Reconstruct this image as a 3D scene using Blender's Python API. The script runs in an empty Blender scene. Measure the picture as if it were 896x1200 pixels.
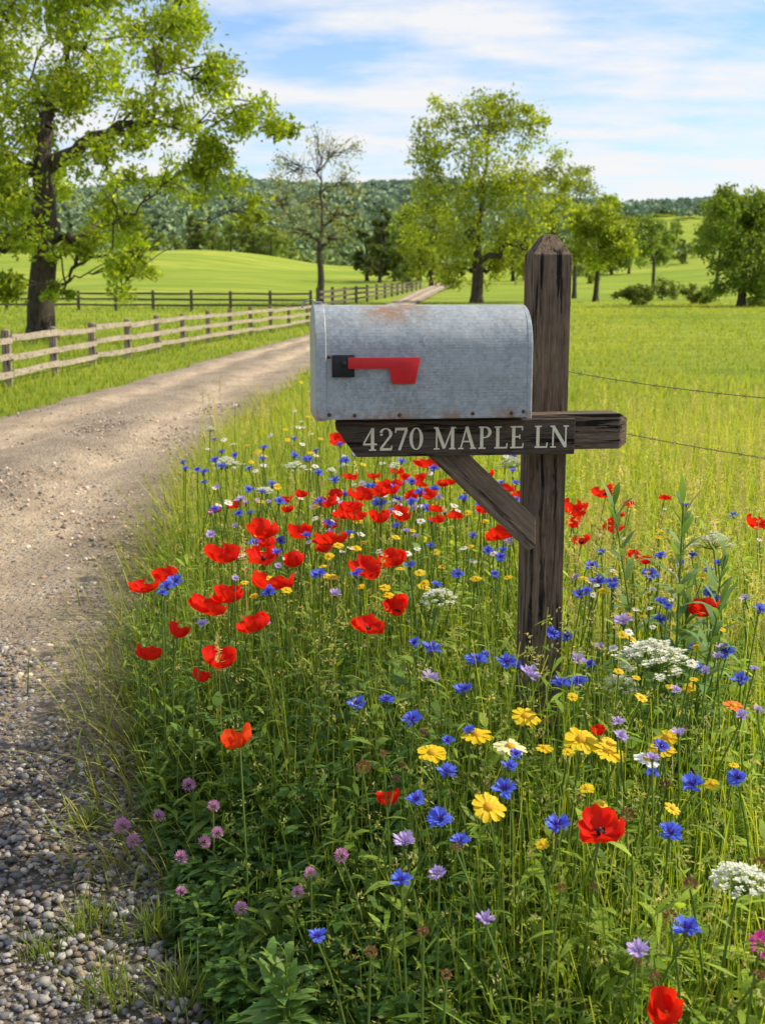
import bpy, bmesh, math, random
import numpy as np
from mathutils import Vector, Matrix, Euler
rng=np.random.default_rng(7); random.seed(7)
S=bpy.context.scene; C=S.collection
S.view_settings.view_transform='Standard'; S.view_settings.look='None'; S.view_settings.exposure=0
PI=math.pi
CH=1.28; FP=1400.0; P=math.atan(265/1400)
# ---------------------------------------------------------------- helpers
def ray(px,py):
    a=(px-448)/FP; b=(600-py)/FP
    return np.array([a, math.cos(P)+b*math.sin(P), -math.sin(P)+b*math.cos(P)])
def at_z(px,py,z):
    d=ray(px,py); t=(z-CH)/d[2]; return np.array([0,0,CH])+d*t
def at_d(px,py,Y):
    d=ray(px,py); t=Y/d[1]; return np.array([0,0,CH])+d*t
def sm(t):
    t=np.clip(t,0,1); return t*t*(3-2*t)
def Hf(x,y):
    x=np.asarray(x,float); y=np.asarray(y,float)
    q=np.clip(y-35,0,270); base=.00013*q*q
    k=.65+.35*sm((np.abs(x-6)-10)/50)
    z=base*k*(1-.5*sm((y-310)/120))
    z=z+sm((y-60)/120)*(1-sm((y-330)/100))*(.9*np.sin(x*.045+y*.012)+.5*np.sin(x*.09-y*.03+1))*sm((np.abs(x-4)-9)/25)
    hill=sm((y-430)/520)*(60+9*np.sin(x*.010+2.2)+4*np.sin(x*.031))
    return z+hill
EY=[-10,0,1.2,1.5,1.9,2.5,3.5,5,8,12,16,22,30,45,75,120,165]
ER=[.25,.15,-.02,-.14,-.34,-.54,-.82,-1.0,-1.27,-1.35,-1.35,-1.2,-.6,.5,1.9,5.4,10]
EL=[-4,-4,-4,-4,-4,-4,-3.95,-3.9,-3.85,-3.75,-3.4,-2.95,-2.1,-1.1,.3,3.1,7.2]
def edR(y): return np.interp(y,EY,ER)
def edL(y): return np.interp(y,EY,EL)
def tag(o,label=None,cat=None,group=None,kind=None):
    if label: o['label']=label
    if cat: o['category']=cat
    if group: o['group']=group
    if kind: o['kind']=kind
    return o
def link(name,me,parent=None,loc=None,rot=None,scale=None):
    o=bpy.data.objects.new(name,me); C.objects.link(o)
    if parent: o.parent=parent
    if loc is not None: o.location=loc
    if rot is not None: o.rotation_euler=rot
    if scale is not None: o.scale=scale
    return o
def empty(name,loc,rz=0):
    o=bpy.data.objects.new(name,None); C.objects.link(o); o.empty_display_size=.1
    o.location=loc; o.rotation_euler=(0,0,rz); return o
def np_mesh(name,V,F,mat,col=None,smooth=False):
    me=bpy.data.meshes.new(name); V=np.asarray(V,np.float32); F=np.asarray(F,np.int32); n=F.shape[1]
    me.vertices.add(len(V)); me.vertices.foreach_set('co',V.ravel())
    me.loops.add(F.size); me.loops.foreach_set('vertex_index',F.ravel())
    me.polygons.add(len(F)); me.polygons.foreach_set('loop_start',np.arange(0,F.size,n,dtype=np.int32))
    me.polygons.foreach_set('use_smooth',np.full(len(F),smooth,dtype=bool))
    me.update(calc_edges=True)
    if col is not None:
        a=me.color_attributes.new('Col','FLOAT_COLOR','POINT')
        c=np.ones((len(V),4),np.float32); c[:,:3]=np.clip(col,0,1); a.data.foreach_set('color',c.ravel())
    me.materials.append(mat); return me
class Acc:
    def __init__(s): s.V=[];s.F=[];s.C=[];s.n=0
    def add(s,V,F,Cc):
        s.V.append(V);s.F.append(F+s.n);s.C.append(Cc);s.n+=len(V)
    def mesh(s,name,mat,smooth=False):
        return np_mesh(name,np.concatenate(s.V),np.concatenate(s.F),mat,np.concatenate(s.C),smooth)
class MB:
    def __init__(s): s.v=[];s.f=[];s.m=[];s.cur=0
    def quadstrip(s,rows,close=False):
        b=len(s.v); n=len(rows[0])
        for r in rows: s.v+= [tuple(p) for p in r]
        for i in range(len(rows)-1):
            for j in range(n if close else n-1):
                k=(j+1)%n
                s.f.append((b+i*n+j,b+i*n+k,b+(i+1)*n+k,b+(i+1)*n+j)); s.m.append(s.cur)
    def poly(s,pts):
        b=len(s.v); s.v+=[tuple(p) for p in pts]; s.f.append(tuple(range(b,b+len(pts)))); s.m.append(s.cur)
    def tube(s,pts,rad,n=6,cap=True):
        pts=[Vector(p) for p in pts]; rows=[]
        if not hasattr(rad,'__len__'): rad=[rad]*len(pts)
        up=None
        for i,p in enumerate(pts):
            d=(pts[min(i+1,len(pts)-1)]-pts[max(i-1,0)]).normalized()
            if up is None: up=Vector((1,0,0)) if abs(d.x)<.8 else Vector((0,1,0))
            a=d.cross(up).normalized(); bb=d.cross(a).normalized()
            rows.append([p+(a*math.cos(2*PI*k/n)+bb*math.sin(2*PI*k/n))*rad[i] for k in range(n)])
        s.quadstrip(rows,True)
        if cap: s.poly(rows[-1]); s.poly(rows[0][::-1])
    def lathe(s,prof,n=10,c=(0,0,0)):
        rows=[[(c[0]+r*math.cos(2*PI*k/n),c[1]+r*math.sin(2*PI*k/n),c[2]+z) for k in range(n)] for r,z in prof]
        s.quadstrip(rows,True)
    def box(s,x0,x1,y0,y1,z0,z1):
        b=len(s.v)
        s.v+=[(x0,y0,z0),(x1,y0,z0),(x1,y1,z0),(x0,y1,z0),(x0,y0,z1),(x1,y0,z1),(x1,y1,z1),(x0,y1,z1)]
        for q in ((0,3,2,1),(4,5,6,7),(0,1,5,4),(1,2,6,5),(2,3,7,6),(3,0,4,7)):
            s.f.append(tuple(b+i for i in q)); s.m.append(s.cur)
    def mesh(s,name,mats,smooth=False,sharp=None,bevel=None):
        me=bpy.data.meshes.new(name); me.from_pydata(s.v,[],s.f)
        if not isinstance(mats,(list,tuple)): mats=[mats]
        for m in mats: me.materials.append(m)
        me.polygons.foreach_set('material_index',s.m)
        if bevel:
            bm=bmesh.new(); bm.from_mesh(me)
            bmesh.ops.remove_doubles(bm,verts=bm.verts[:],dist=1e-5)
            ed=[e for e in bm.edges if len(e.link_faces)==2 and e.calc_face_angle(0)>.15]
            bmesh.ops.bevel(bm,geom=ed,offset=bevel,segments=2,profile=.6,affect='EDGES')
            bm.to_mesh(me); bm.free()
        me.polygons.foreach_set('use_smooth',[smooth]*len(me.polygons))
        if smooth and sharp:
            try: me.set_sharp_from_angle(angle=math.radians(sharp))
            except Exception: pass
        me.update(); return me
def ribbons(base,d0,side,L,W,droop,K,prof,c0,c1):
    N=len(base); t=np.linspace(0,1,K+1)
    cen=base[:,None,:]+d0[:,None,:]*(L[:,None]*t)[:,:,None]
    cen[:,:,2]-=(droop*L)[:,None]*t**2
    w=W[:,None]*prof(t)[None,:]*.5
    V=np.stack([cen-side[:,None,:]*w[...,None],cen+side[:,None,:]*w[...,None]],2)
    col=c0[:,None,:]*(1-t)[None,:,None]+c1[:,None,:]*t[None,:,None]
    col=np.repeat(col[:,:,None,:],2,2)
    i=(np.arange(N)*(K+1)*2)[:,None]+(np.arange(K)*2)[None,:]
    F=np.stack([i,i+1,i+3,i+2],-1).reshape(-1,4)
    return V.reshape(-1,3),F,col.reshape(-1,3)
blade=lambda t: np.maximum((1-t)**.7,.04)
leafp=lambda t: np.maximum(np.sin(PI*np.clip(t,0,1)**.75),.05)
stemp=lambda t: 1-.5*t
def unit(v): return v/np.maximum(np.linalg.norm(v,axis=-1,keepdims=True),1e-9)
def varcol(a,b,N,j=.15,r=None):
    t=rng.random((N,1)) if r is None else r
    return (np.array(a)*(1-t)+np.array(b)*t)*(1+rng.uniform(-j,j,(N,1)))
def leafquads(c,size,aspect,col):
    N=len(c); u=unit(rng.normal(size=(N,3))); v=unit(np.cross(u,rng.normal(size=(N,3))))
    L=(size*.5)[:,None]; w=L*aspect; n=np.cross(u,v)
    V=np.stack([c-u*L,c+v*w-u*L*.1+n*L*.15,c+u*L,c-v*w-u*L*.1+n*L*.15],1)
    F=np.arange(N*4).reshape(-1,4)
    return V.reshape(-1,3),F,np.repeat(col,4,0)
def tube_np(pts,rad,n=6):
    pts=np.asarray(pts,float); m=len(pts); rad=np.asarray(rad,float)
    d=np.gradient(pts,axis=0); d=unit(d)
    up=np.tile(np.array([1.,0.2,0]) if abs(d[:,0].mean())<.8 else np.array([0,1.,.2]),(m,1))
    a=unit(np.cross(d,up)); b=np.cross(d,a); th=np.arange(n)*2*PI/n
    V=pts[:,None,:]+rad[:,None,None]*(a[:,None,:]*np.cos(th)[None,:,None]+b[:,None,:]*np.sin(th)[None,:,None])
    i=(np.arange(m-1)*n)[:,None]; j=np.arange(n)[None,:]; k=(j+1)%n
    F=np.stack([i+j,i+k,i+n+k,i+n+j],-1).reshape(-1,4)
    return V.reshape(-1,3),F
# ---------------------------------------------------------------- materials
def nm(name):
    m=bpy.data.materials.new(name); m.use_nodes=True; nt=m.node_tree; nt.nodes.clear()
    out=nt.nodes.new('ShaderNodeOutputMaterial'); return m,nt,out
def prin(nt,col=None,rough=.6,metal=0,spec=.3):
    p=nt.nodes.new('ShaderNodeBsdfPrincipled')
    if col is not None: p.inputs['Base Color'].default_value=(*col,1)
    p.inputs['Roughness'].default_value=rough; p.inputs['Metallic'].default_value=metal
    p.inputs['Specular IOR Level'].default_value=spec; return p
def mixc(nt,f,a,b,blend='MIX'):
    n=nt.nodes.new('ShaderNodeMix'); n.data_type='RGBA'; n.blend_type=blend
    for i,x in ((0,f),(6,a),(7,b)):
        if isinstance(x,bpy.types.NodeSocket): nt.links.new(x,n.inputs[i])
        elif i==0: n.inputs[0].default_value=x
        else: n.inputs[i].default_value=(*x,1)
    return n.outputs[2]
def noise(nt,vec,scale,detail=5,rough=.6):
    n=nt.nodes.new('ShaderNodeTexNoise'); n.inputs['Scale'].default_value=scale
    n.inputs['Detail'].default_value=detail; n.inputs['Roughness'].default_value=rough
    if vec: nt.links.new(vec,n.inputs['Vector'])
    return n.outputs['Fac']
def ramp(nt,f,p0,p1):
    n=nt.nodes.new('ShaderNodeMapRange'); n.inputs[1].default_value=p0; n.inputs[2].default_value=p1
    nt.links.new(f,n.inputs[0]); return n.outputs[0]
def math2(nt,op,a,b=None):
    n=nt.nodes.new('ShaderNodeMath'); n.operation=op
    for i,x in ((0,a),(1,b)):
        if x is None: continue
        if isinstance(x,bpy.types.NodeSocket): nt.links.new(x,n.inputs[i])
        else: n.inputs[i].default_value=x
    return n.outputs[0]
def coord(nt,scale=(1,1,1),kind='Object'):
    t=nt.nodes.new('ShaderNodeTexCoord'); mp=nt.nodes.new('ShaderNodeMapping'); mp.inputs['Scale'].default_value=scale
    nt.links.new(t.outputs[kind],mp.inputs['Vector']); return mp.outputs[0]
def bump(nt,h,strength,dist):
    b=nt.nodes.new('ShaderNodeBump'); b.inputs['Strength'].default_value=strength; b.inputs['Distance'].default_value=dist
    nt.links.new(h,b.inputs['Height']); return b.outputs[0]
def leafy(name,trans=.35,rough=.5,col=None,tint=(1.4,1.28,.5),spec=.3):
    m,nt,out=nm(name); p=prin(nt,None,rough,0,spec); tr=nt.nodes.new('ShaderNodeBsdfTranslucent')
    if col is None:
        a=nt.nodes.new('ShaderNodeAttribute'); a.attribute_name='Col'; src=a.outputs['Color']
    else:
        f=noise(nt,coord(nt),55,3); src=mixc(nt,f,tuple(c*.75 for c in col),tuple(min(1,c*1.2) for c in col))
    nt.links.new(src,p.inputs['Base Color']); t2=mixc(nt,1.0,src,tint,'MULTIPLY'); nt.links.new(t2,tr.inputs['Color'])
    ms=nt.nodes.new('ShaderNodeMixShader'); ms.inputs[0].default_value=trans
    nt.links.new(p.outputs[0],ms.inputs[1]); nt.links.new(tr.outputs[0],ms.inputs[2]); nt.links.new(ms.outputs[0],out.inputs[0])
    return m
def attr_diff(name,rough=.8,spec=.2,bs=0):
    m,nt,out=nm(name); p=prin(nt,None,rough,0,spec); a=nt.nodes.new('ShaderNodeAttribute'); a.attribute_name='Col'
    nt.links.new(a.outputs['Color'],p.inputs['Base Color'])
    if bs: nt.links.new(bump(nt,noise(nt,coord(nt),180,4),bs,.004),p.inputs['Normal'])
    nt.links.new(p.outputs[0],out.inputs[0]); return m
def plain(name,col,rough=.6,metal=0,spec=.3,var=.25,scale=40):
    m,nt,out=nm(name); p=prin(nt,None,rough,metal,spec); f=noise(nt,coord(nt),scale,4)
    nt.links.new(mixc(nt,f,tuple(c*(1-var) for c in col),tuple(min(1,c*(1+var)) for c in col)),p.inputs['Base Color'])
    nt.links.new(p.outputs[0],out.inputs[0]); return m
def wood(name,c1,c2,axis,gs=9,bs=.6,rough=.8,rot=0):
    m,nt,out=nm(name); p=prin(nt,None,rough,0,.3)
    def cc(sc):
        v=coord(nt,sc)
        if rot:
            t=nt.nodes.new('ShaderNodeTexCoord'); m1=nt.nodes.new('ShaderNodeMapping'); m1.inputs['Rotation'].default_value=(0,rot,0)
            nt.links.new(t.outputs['Object'],m1.inputs['Vector']); nt.links.new(m1.outputs[0],v.node.inputs['Vector'])
        return v
    ai='xyz'.index(axis)
    sc=[gs*17,gs*17,gs*17]; sc[ai]=gs*.9
    n1=noise(nt,cc(sc),1.0,8,.72)
    sc2=[gs*8,gs*8,gs*8]; sc2[ai]=gs*.45
    n2=noise(nt,cc(sc2),1.0,7,.66); big=noise(nt,coord(nt),gs*.9,5,.65)
    sc3=[gs*42,gs*42,gs*42]; sc3[ai]=gs*3.0; n3=noise(nt,cc(sc3),1.0,4,.6)
    a=mixc(nt,ramp(nt,n1,.36,.64),c1,c2)
    a=mixc(nt,math2(nt,'MULTIPLY',ramp(nt,n3,.5,.66),.55),a,tuple(c*1.5 for c in c2))
    crack=ramp(nt,n2,.40,.43)
    a=mixc(nt,crack,tuple(c*.12 for c in c1),a)
    a=mixc(nt,math2(nt,'MULTIPLY',ramp(nt,big,.48,.7),.4),a,tuple(c*1.4 for c in c2))
    nt.links.new(a,p.inputs['Base Color'])
    h=math2(nt,'ADD',math2(nt,'ADD',math2(nt,'MULTIPLY',n1,.6),math2(nt,'MULTIPLY',n3,.4)),crack)
    nt.links.new(bump(nt,h,bs,.009),p.inputs['Normal']); nt.links.new(p.outputs[0],out.inputs[0]); return m

M={}
M['grass']=leafy('grass_blades',.5); M['leaf']=leafy('foliage',.46); M['crown']=leafy('tree_leaves',.55)
M['forest']=attr_diff('far_forest',.95,.03)
M['bark']=wood('bark',(.030,.022,.017),(.105,.082,.062),'z',3,.9,.95)
M['stone']=attr_diff('gravel_stone',.8,.25,.35)
M['postwood']=wood('dark_post_wood',(.060,.039,.025),(.225,.155,.103),'z',8,1.0)
M['beamwood']=wood('dark_beam_wood',(.062,.042,.028),(.23,.162,.110),'x',8,1.0)
M['bracewood']=wood('dark_brace_wood',(.066,.045,.030),(.25,.178,.122),'x',8,1.0,.8,math.radians(-43))
M['boardwood']=wood('sign_board_wood',(.040,.029,.020),(.118,.085,.060),'x',9,.8)
M['fence']=wood('pale_fence_wood',(.25,.195,.145),(.46,.375,.285),'x',2.5,.4)
M['fencepost']=wood('pale_fence_post_wood',(.20,.15,.11),(.38,.30,.225),'z',2.5,.4)
M['fencedark']=plain('dark_fence_wood',(.12,.095,.075),.9)
def paint():
    m,nt,out=nm('cream_sign_paint'); p=prin(nt,None,.75,0,.2); v=coord(nt)
    a=mixc(nt,noise(nt,v,300,4),(.68,.60,.43),(.92,.84,.66))
    a=mixc(nt,ramp(nt,noise(nt,coord(nt,(40,150,150)),2.2,5,.7),.645,.70),a,(.16,.12,.085))
    nt.links.new(a,p.inputs['Base Color']); nt.links.new(p.outputs[0],out.inputs[0]); return m
M['cream']=paint()
M['red']=plain('flag_red_paint',(.66,.018,.022),.4,0,.4,.15,60)
M['black']=plain('black_bracket_plastic',(.012,.012,.013),.45,0,.4,.3,60)
M['rivet']=plain('rusty_rivet',(.16,.07,.03),.7,.4,.3,.4,200)
M['wire']=plain('rusty_wire',(.16,.12,.09),.6,.6,.3)
M['tpost']=plain('metal_stake',(.10,.10,.09),.6,.6,.3)
M['stem']=leafy('flower_stem',.3,.5,(.16,.25,.045))
M['poppy']=leafy('poppy_petal',.45,.65,(.82,.022,.012),(1.15,1.7,.6),.12)
M['poppyo']=leafy('orange_poppy_petal',.45,.65,(.85,.075,.014),(1.15,1.1,.6),.12)
M['poppydk']=plain('poppy_centre',(.02,.012,.015),.7)
M['corn']=leafy('cornflower_petal',.32,.55,(.14,.21,.86),(1,1,1.1))
M['cornin']=leafy('cornflower_inner',.25,.55,(.15,.07,.52),(1,1,1.1))
M['lilac']=leafy('lilac_petal',.3,.55,(.60,.46,.76),(1,1,1.05))
M['yellow']=leafy('yellow_petal',.3,.5,(.90,.62,.012),(1,1,.8))
M['paley']=leafy('pale_yellow_petal',.25,.5,(.88,.80,.42),(1,1,.9))
M['white']=leafy('white_petal',.25,.55,(.84,.84,.78),(1,1,1))
M['orange']=leafy('orange_petal',.25,.5,(.78,.22,.015),(1,1,.8))
M['disc']=plain('flower_disc',(.66,.34,.015),.8,0,.2,.4,400)
M['calyx']=plain('flower_calyx',(.12,.15,.05),.7,0,.2,.3,200)
M['lacew']=leafy('lace_white',.2,.6,(.84,.84,.68),(1,1,.9))
M['clover']=leafy('clover_pink',.25,.6,(.66,.33,.52),(1,1,1))
M['brown']=plain('seed_head_brown',(.30,.17,.07),.8,0,.2,.4,200)
M['magenta']=leafy('magenta_petal',.3,.5,(.68,.07,.36),(1,1,1))
M['weed']=leafy('weed_leaf',.4)
def galv():
    m,nt,out=nm('galvanised_steel'); p=prin(nt,None,.5,.2,.4)
    v=coord(nt); vo=nt.nodes.new('ShaderNodeTexVoronoi'); vo.inputs['Scale'].default_value=150; nt.links.new(v,vo.inputs['Vector'])
    bw=nt.nodes.new('ShaderNodeRGBToBW'); nt.links.new(vo.outputs['Color'],bw.inputs[0])
    base=mixc(nt,ramp(nt,bw.outputs[0],.2,.8),(.30,.33,.345),(.42,.45,.465))
    big=noise(nt,v,8,8,.7); base=mixc(nt,math2(nt,'MULTIPLY',ramp(nt,big,.42,.68),.6),base,(.49,.51,.515))
    big2=noise(nt,coord(nt,(1.3,1,1)),19,8,.75); base=mixc(nt,math2(nt,'MULTIPLY',ramp(nt,big2,.54,.68),.4),base,(.24,.26,.27))
    wv=nt.nodes.new('ShaderNodeTexWave'); wv.wave_type='BANDS'; wv.bands_direction='Z'; wv.inputs['Scale'].default_value=52; wv.inputs['Distortion'].default_value=1.2; wv.inputs['Detail'].default_value=2
    nt.links.new(v,wv.inputs['Vector'])
    st=noise(nt,coord(nt,(8,30,120)),1,5,.6); msk=ramp(nt,noise(nt,coord(nt,(4,4,7)),1.6,3),.42,.6)
    base=mixc(nt,math2(nt,'MULTIPLY',math2(nt,'MULTIPLY',ramp(nt,wv.outputs['Fac'],.5,.9),msk),.22),base,(.22,.24,.25))
    base=mixc(nt,math2(nt,'MULTIPLY',ramp(nt,st,.55,.72),.25),base,(.22,.24,.25))
    st2=noise(nt,coord(nt,(55,55,7)),1,4,.6); base=mixc(nt,math2(nt,'MULTIPLY',ramp(nt,st2,.55,.75),.3),base,(.20,.195,.18))
    fs=noise(nt,v,420,2,.5); base=mixc(nt,math2(nt,'MULTIPLY',ramp(nt,fs,.6,.72),.45),base,(.18,.18,.175))
    sx=nt.nodes.new('ShaderNodeSeparateXYZ'); t=nt.nodes.new('ShaderNodeTexCoord'); nt.links.new(t.outputs['Object'],sx.inputs[0])
    low=ramp(nt,sx.outputs['Z'],.026,-.004); top=ramp(nt,sx.outputs['Z'],.180,.215)
    rn=noise(nt,v,22,6,.7)
    r1=math2(nt,'MULTIPLY',low,ramp(nt,rn,.40,.56))
    dx=math2(nt,'ABSOLUTE',math2(nt,'ADD',sx.outputs['X'],.345))
    patch=ramp(nt,dx,.085,.02)
    r2=math2(nt,'MULTIPLY',math2(nt,'MULTIPLY',top,patch),ramp(nt,noise(nt,v,26,7,.7),.40,.55))
    spot=math2(nt,'MULTIPLY',ramp(nt,noise(nt,v,60,3,.6),.69,.75),.6)
    rr=math2(nt,'MINIMUM',math2(nt,'ADD',math2(nt,'ADD',r1,r2),spot),.85)
    rc=mixc(nt,noise(nt,v,140,3),(.42,.20,.07),(.19,.09,.04))
    base=mixc(nt,rr,base,rc); nt.links.new(base,p.inputs['Base Color'])
    nt.links.new(math2(nt,'MULTIPLY',math2(nt,'SUBTRACT',1,rr),.2),p.inputs['Metallic'])
    nt.links.new(ramp(nt,big,.0,1.1),p.inputs['Roughness'])
    h=math2(nt,'ADD',noise(nt,v,7,3),math2(nt,'ADD',math2(nt,'MULTIPLY',big2,.10),math2(nt,'MULTIPLY',wv.outputs['Fac'],.012))); nt.links.new(bump(nt,h,.45,.014),p.inputs['Normal'])
    nt.links.new(p.outputs[0],out.inputs[0]); return m
M['galv']=galv()
def groundm():
    m,nt,out=nm('meadow_ground'); p=prin(nt,None,.95,0,.1); v=coord(nt)
    a=mixc(nt,ramp(nt,noise(nt,v,.035,5),.38,.62),(.30,.385,.035),(.52,.53,.075))
    a=mixc(nt,ramp(nt,noise(nt,coord(nt,(.25,1,1)),.16,6,.7),.42,.62),a,(.23,.32,.034))
    a=mixc(nt,math2(nt,'MULTIPLY',ramp(nt,noise(nt,coord(nt,(.3,2,1)),.9,6,.8),.42,.7),.7),a,(.16,.24,.030))
    sx=nt.nodes.new('ShaderNodeSeparateXYZ'); t=nt.nodes.new('ShaderNodeTexCoord'); nt.links.new(t.outputs['Object'],sx.inputs[0])
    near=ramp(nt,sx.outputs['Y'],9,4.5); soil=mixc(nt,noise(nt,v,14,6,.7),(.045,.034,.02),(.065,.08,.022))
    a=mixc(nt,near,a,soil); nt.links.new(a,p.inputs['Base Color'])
    nt.links.new(bump(nt,noise(nt,v,6,8,.8),.8,.12),p.inputs['Normal']); nt.links.new(p.outputs[0],out.inputs[0]); return m
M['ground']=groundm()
def roadm():
    m,nt,out=nm('dirt_road_surface'); p=prin(nt,None,.95,0,.1); v=coord(nt)
    at=nt.nodes.new('ShaderNodeAttribute'); at.attribute_name='Col'
    n1=noise(nt,coord(nt,(1.3,.7,1)),2.4,8,.72); n2=noise(nt,v,28,6,.75)
    a=mixc(nt,1.0,at.outputs['Color'],mixc(nt,ramp(nt,n1,.35,.65),(.68,.65,.62),(1.15,1.13,1.1)),'MULTIPLY')
    a=mixc(nt,math2(nt,'MULTIPLY',ramp(nt,n2,.42,.70),.5),a,(.46,.345,.235))
    vo=nt.nodes.new('ShaderNodeTexVoronoi'); vo.inputs['Scale'].default_value=42; nt.links.new(v,vo.inputs['Vector'])
    vc=nt.nodes.new('ShaderNodeRGBToBW'); nt.links.new(vo.outputs['Color'],vc.inputs[0])
    peb=math2(nt,'MULTIPLY',ramp(nt,vc.outputs[0],.48,.52),ramp(nt,vo.outputs['Distance'],.55,.35))
    pm=math2(nt,'MULTIPLY',peb,ramp(nt,n1,.32,.52))
    a=mixc(nt,math2(nt,'MULTIPLY',pm,.85),a,mixc(nt,vc.outputs[0],(.26,.22,.185),(.84,.73,.60)))
    nt.links.new(a,p.inputs['Base Color'])
    h=math2(nt,'ADD',math2(nt,'ADD',n2,math2(nt,'MULTIPLY',peb,.8)),math2(nt,'MULTIPLY',n1,2.0))
    nt.links.new(bump(nt,h,1.0,.05),p.inputs['Normal']); nt.links.new(p.outputs[0],out.inputs[0]); return m
M['road']=roadm()
# ---------------------------------------------------------------- camera, light, world
cam=bpy.data.cameras.new('camera'); co=bpy.data.objects.new('camera',cam); C.objects.link(co)
co.location=(0,0,CH); co.rotation_euler=(PI/2-P,0,0)
cam.sensor_fit='VERTICAL'; cam.sensor_height=36; cam.lens=FP/1200*36; cam.clip_end=6000; cam.clip_start=.05
cam.dof.use_dof=True; cam.dof.focus_distance=2.5; cam.dof.aperture_fstop=9.0
S.camera=co
sd=Vector((.76,.12,.64)).normalized()
sun=bpy.data.lights.new('sun','SUN'); sun.energy=5.0; sun.angle=math.radians(.5); sun.color=(1,.91,.71)
so=bpy.data.objects.new('sun',sun); C.objects.link(so); so.rotation_euler=sd.to_track_quat('Z','Y').to_euler()
w=bpy.data.worlds.new('World'); S.world=w; w.use_nodes=True; nt=w.node_tree; nt.nodes.clear()
wo=nt.nodes.new('ShaderNodeOutputWorld'); sky=nt.nodes.new('ShaderNodeTexSky'); sky.sky_type='NISHITA'; sky.sun_disc=False
sky.sun_elevation=math.asin(sd.z); sky.sun_rotation=math.atan2(sd.x,sd.y); sky.dust_density=.6; sky.ozone_density=2.2
b1=nt.nodes.new('ShaderNodeBackground'); b1.inputs[1].default_value=.15
nt.links.new(mixc(nt,1.0,sky.outputs[0],(1.0,1.15,1.34),'MULTIPLY'),b1.inputs[0])
b2=nt.nodes.new('ShaderNodeBackground'); b2.inputs[0].default_value=(.965,.967,.98,1); b2.inputs[1].default_value=.96
tc=nt.nodes.new('ShaderNodeTexCoord'); sx=nt.nodes.new('ShaderNodeSeparateXYZ'); nt.links.new(tc.outputs['Generated'],sx.inputs[0])
zz=math2(nt,'ADD',math2(nt,'MAXIMUM',sx.outputs['Z'],0),.14)
cx=nt.nodes.new('ShaderNodeCombineXYZ')
nt.links.new(math2(nt,'MULTIPLY',math2(nt,'DIVIDE',sx.outputs['X'],zz),1.0),cx.inputs[0]); nt.links.new(math2(nt,'MULTIPLY',math2(nt,'DIVIDE',sx.outputs['Y'],zz),1.6),cx.inputs[1])
n1=noise(nt,cx.outputs[0],1.7,9,.58)
hz=ramp(nt,sx.outputs['Z'],.22,.02)
cf=math2(nt,'MINIMUM',math2(nt,'ADD',ramp(nt,n1,.36,.64),math2(nt,'MULTIPLY',hz,.42)),.97)
ms=nt.nodes.new('ShaderNodeMixShader'); nt.links.new(cf,ms.inputs[0]); nt.links.new(b1.outputs[0],ms.inputs[1]); nt.links.new(b2.outputs[0],ms.inputs[2]); nt.links.new(ms.outputs[0],wo.inputs[0])
# ---------------------------------------------------------------- ground, road
ys=np.concatenate([np.linspace(-60,0,6),np.linspace(2,60,30),np.geomspace(63,2600,80)])
ss=np.linspace(-1,1,161); ss=np.sign(ss)*np.abs(ss)**1.5
Y,Sg=np.meshgrid(ys,ss,indexing='ij'); X=Sg*(70+1.1*np.abs(Y)); Z=Hf(X,Y)
V=np.stack([X,Y,Z],-1).reshape(-1,3); n=len(ss); i=(np.arange(len(ys)-1)*n)[:,None]; j=np.arange(n-1)[None,:]
F=np.stack([i+j,i+j+1,i+n+j+1,i+n+j],-1).reshape(-1,4)
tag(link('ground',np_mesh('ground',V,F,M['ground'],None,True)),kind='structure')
ry=np.concatenate([np.linspace(-8,12,120),np.linspace(12.5,60,80),np.linspace(61,170,60)]); u=np.linspace(0,1,41)
RY,U=np.meshgrid(ry,u,indexing='ij'); L_=edL(RY); R_=edR(RY)+.14
wob=.07*np.sin(RY*2.1)+.05*np.sin(RY*5.3+1)
R_=R_+wob*np.clip(1-RY/60,0,1); L_=L_+wob*.8
RX=L_*(1-U)+R_*U
trk=np.exp(-((U-.27+.015*np.sin(RY*.7))/.10)**2)+np.exp(-((U-.70+.015*np.sin(RY*.8+2))/.10)**2)
rz=Hf(RX,RY)+.008+.0012*np.clip(RY-20,0,200)+np.sin(U*PI)**.7*.055*(1-.9*np.clip(trk,0,1))*(1+.3*np.sin(RY*1.9+U*7))+.006*np.sin(RY*6+U*31)*np.sin(U*PI)
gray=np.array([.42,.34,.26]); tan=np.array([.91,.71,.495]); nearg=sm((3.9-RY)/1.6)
cc=gray+(tan-gray)*np.clip(.20+trk[...,None]*.85,0,1); cc=cc*(1-nearg[...,None])+np.array([.22,.195,.165])*nearg[...,None]  # near gravel's grey, with its shade darkened into the colour
n=len(u); i=(np.arange(len(ry)-1)*n)[:,None]; j=np.arange(n-1)[None,:]
F=np.stack([i+j,i+j+1,i+n+j+1,i+n+j],-1).reshape(-1,4)
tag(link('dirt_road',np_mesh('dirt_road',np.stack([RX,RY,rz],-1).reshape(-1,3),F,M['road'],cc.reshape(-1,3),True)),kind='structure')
bm=bmesh.new(); bmesh.ops.create_icosphere(bm,subdivisions=1,radius=1); bm.verts.index_update()
IV=np.array([v.co[:] for v in bm.verts]); IF=np.array([[v.index for v in f.verts] for f in bm.faces]); bm.free()
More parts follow.
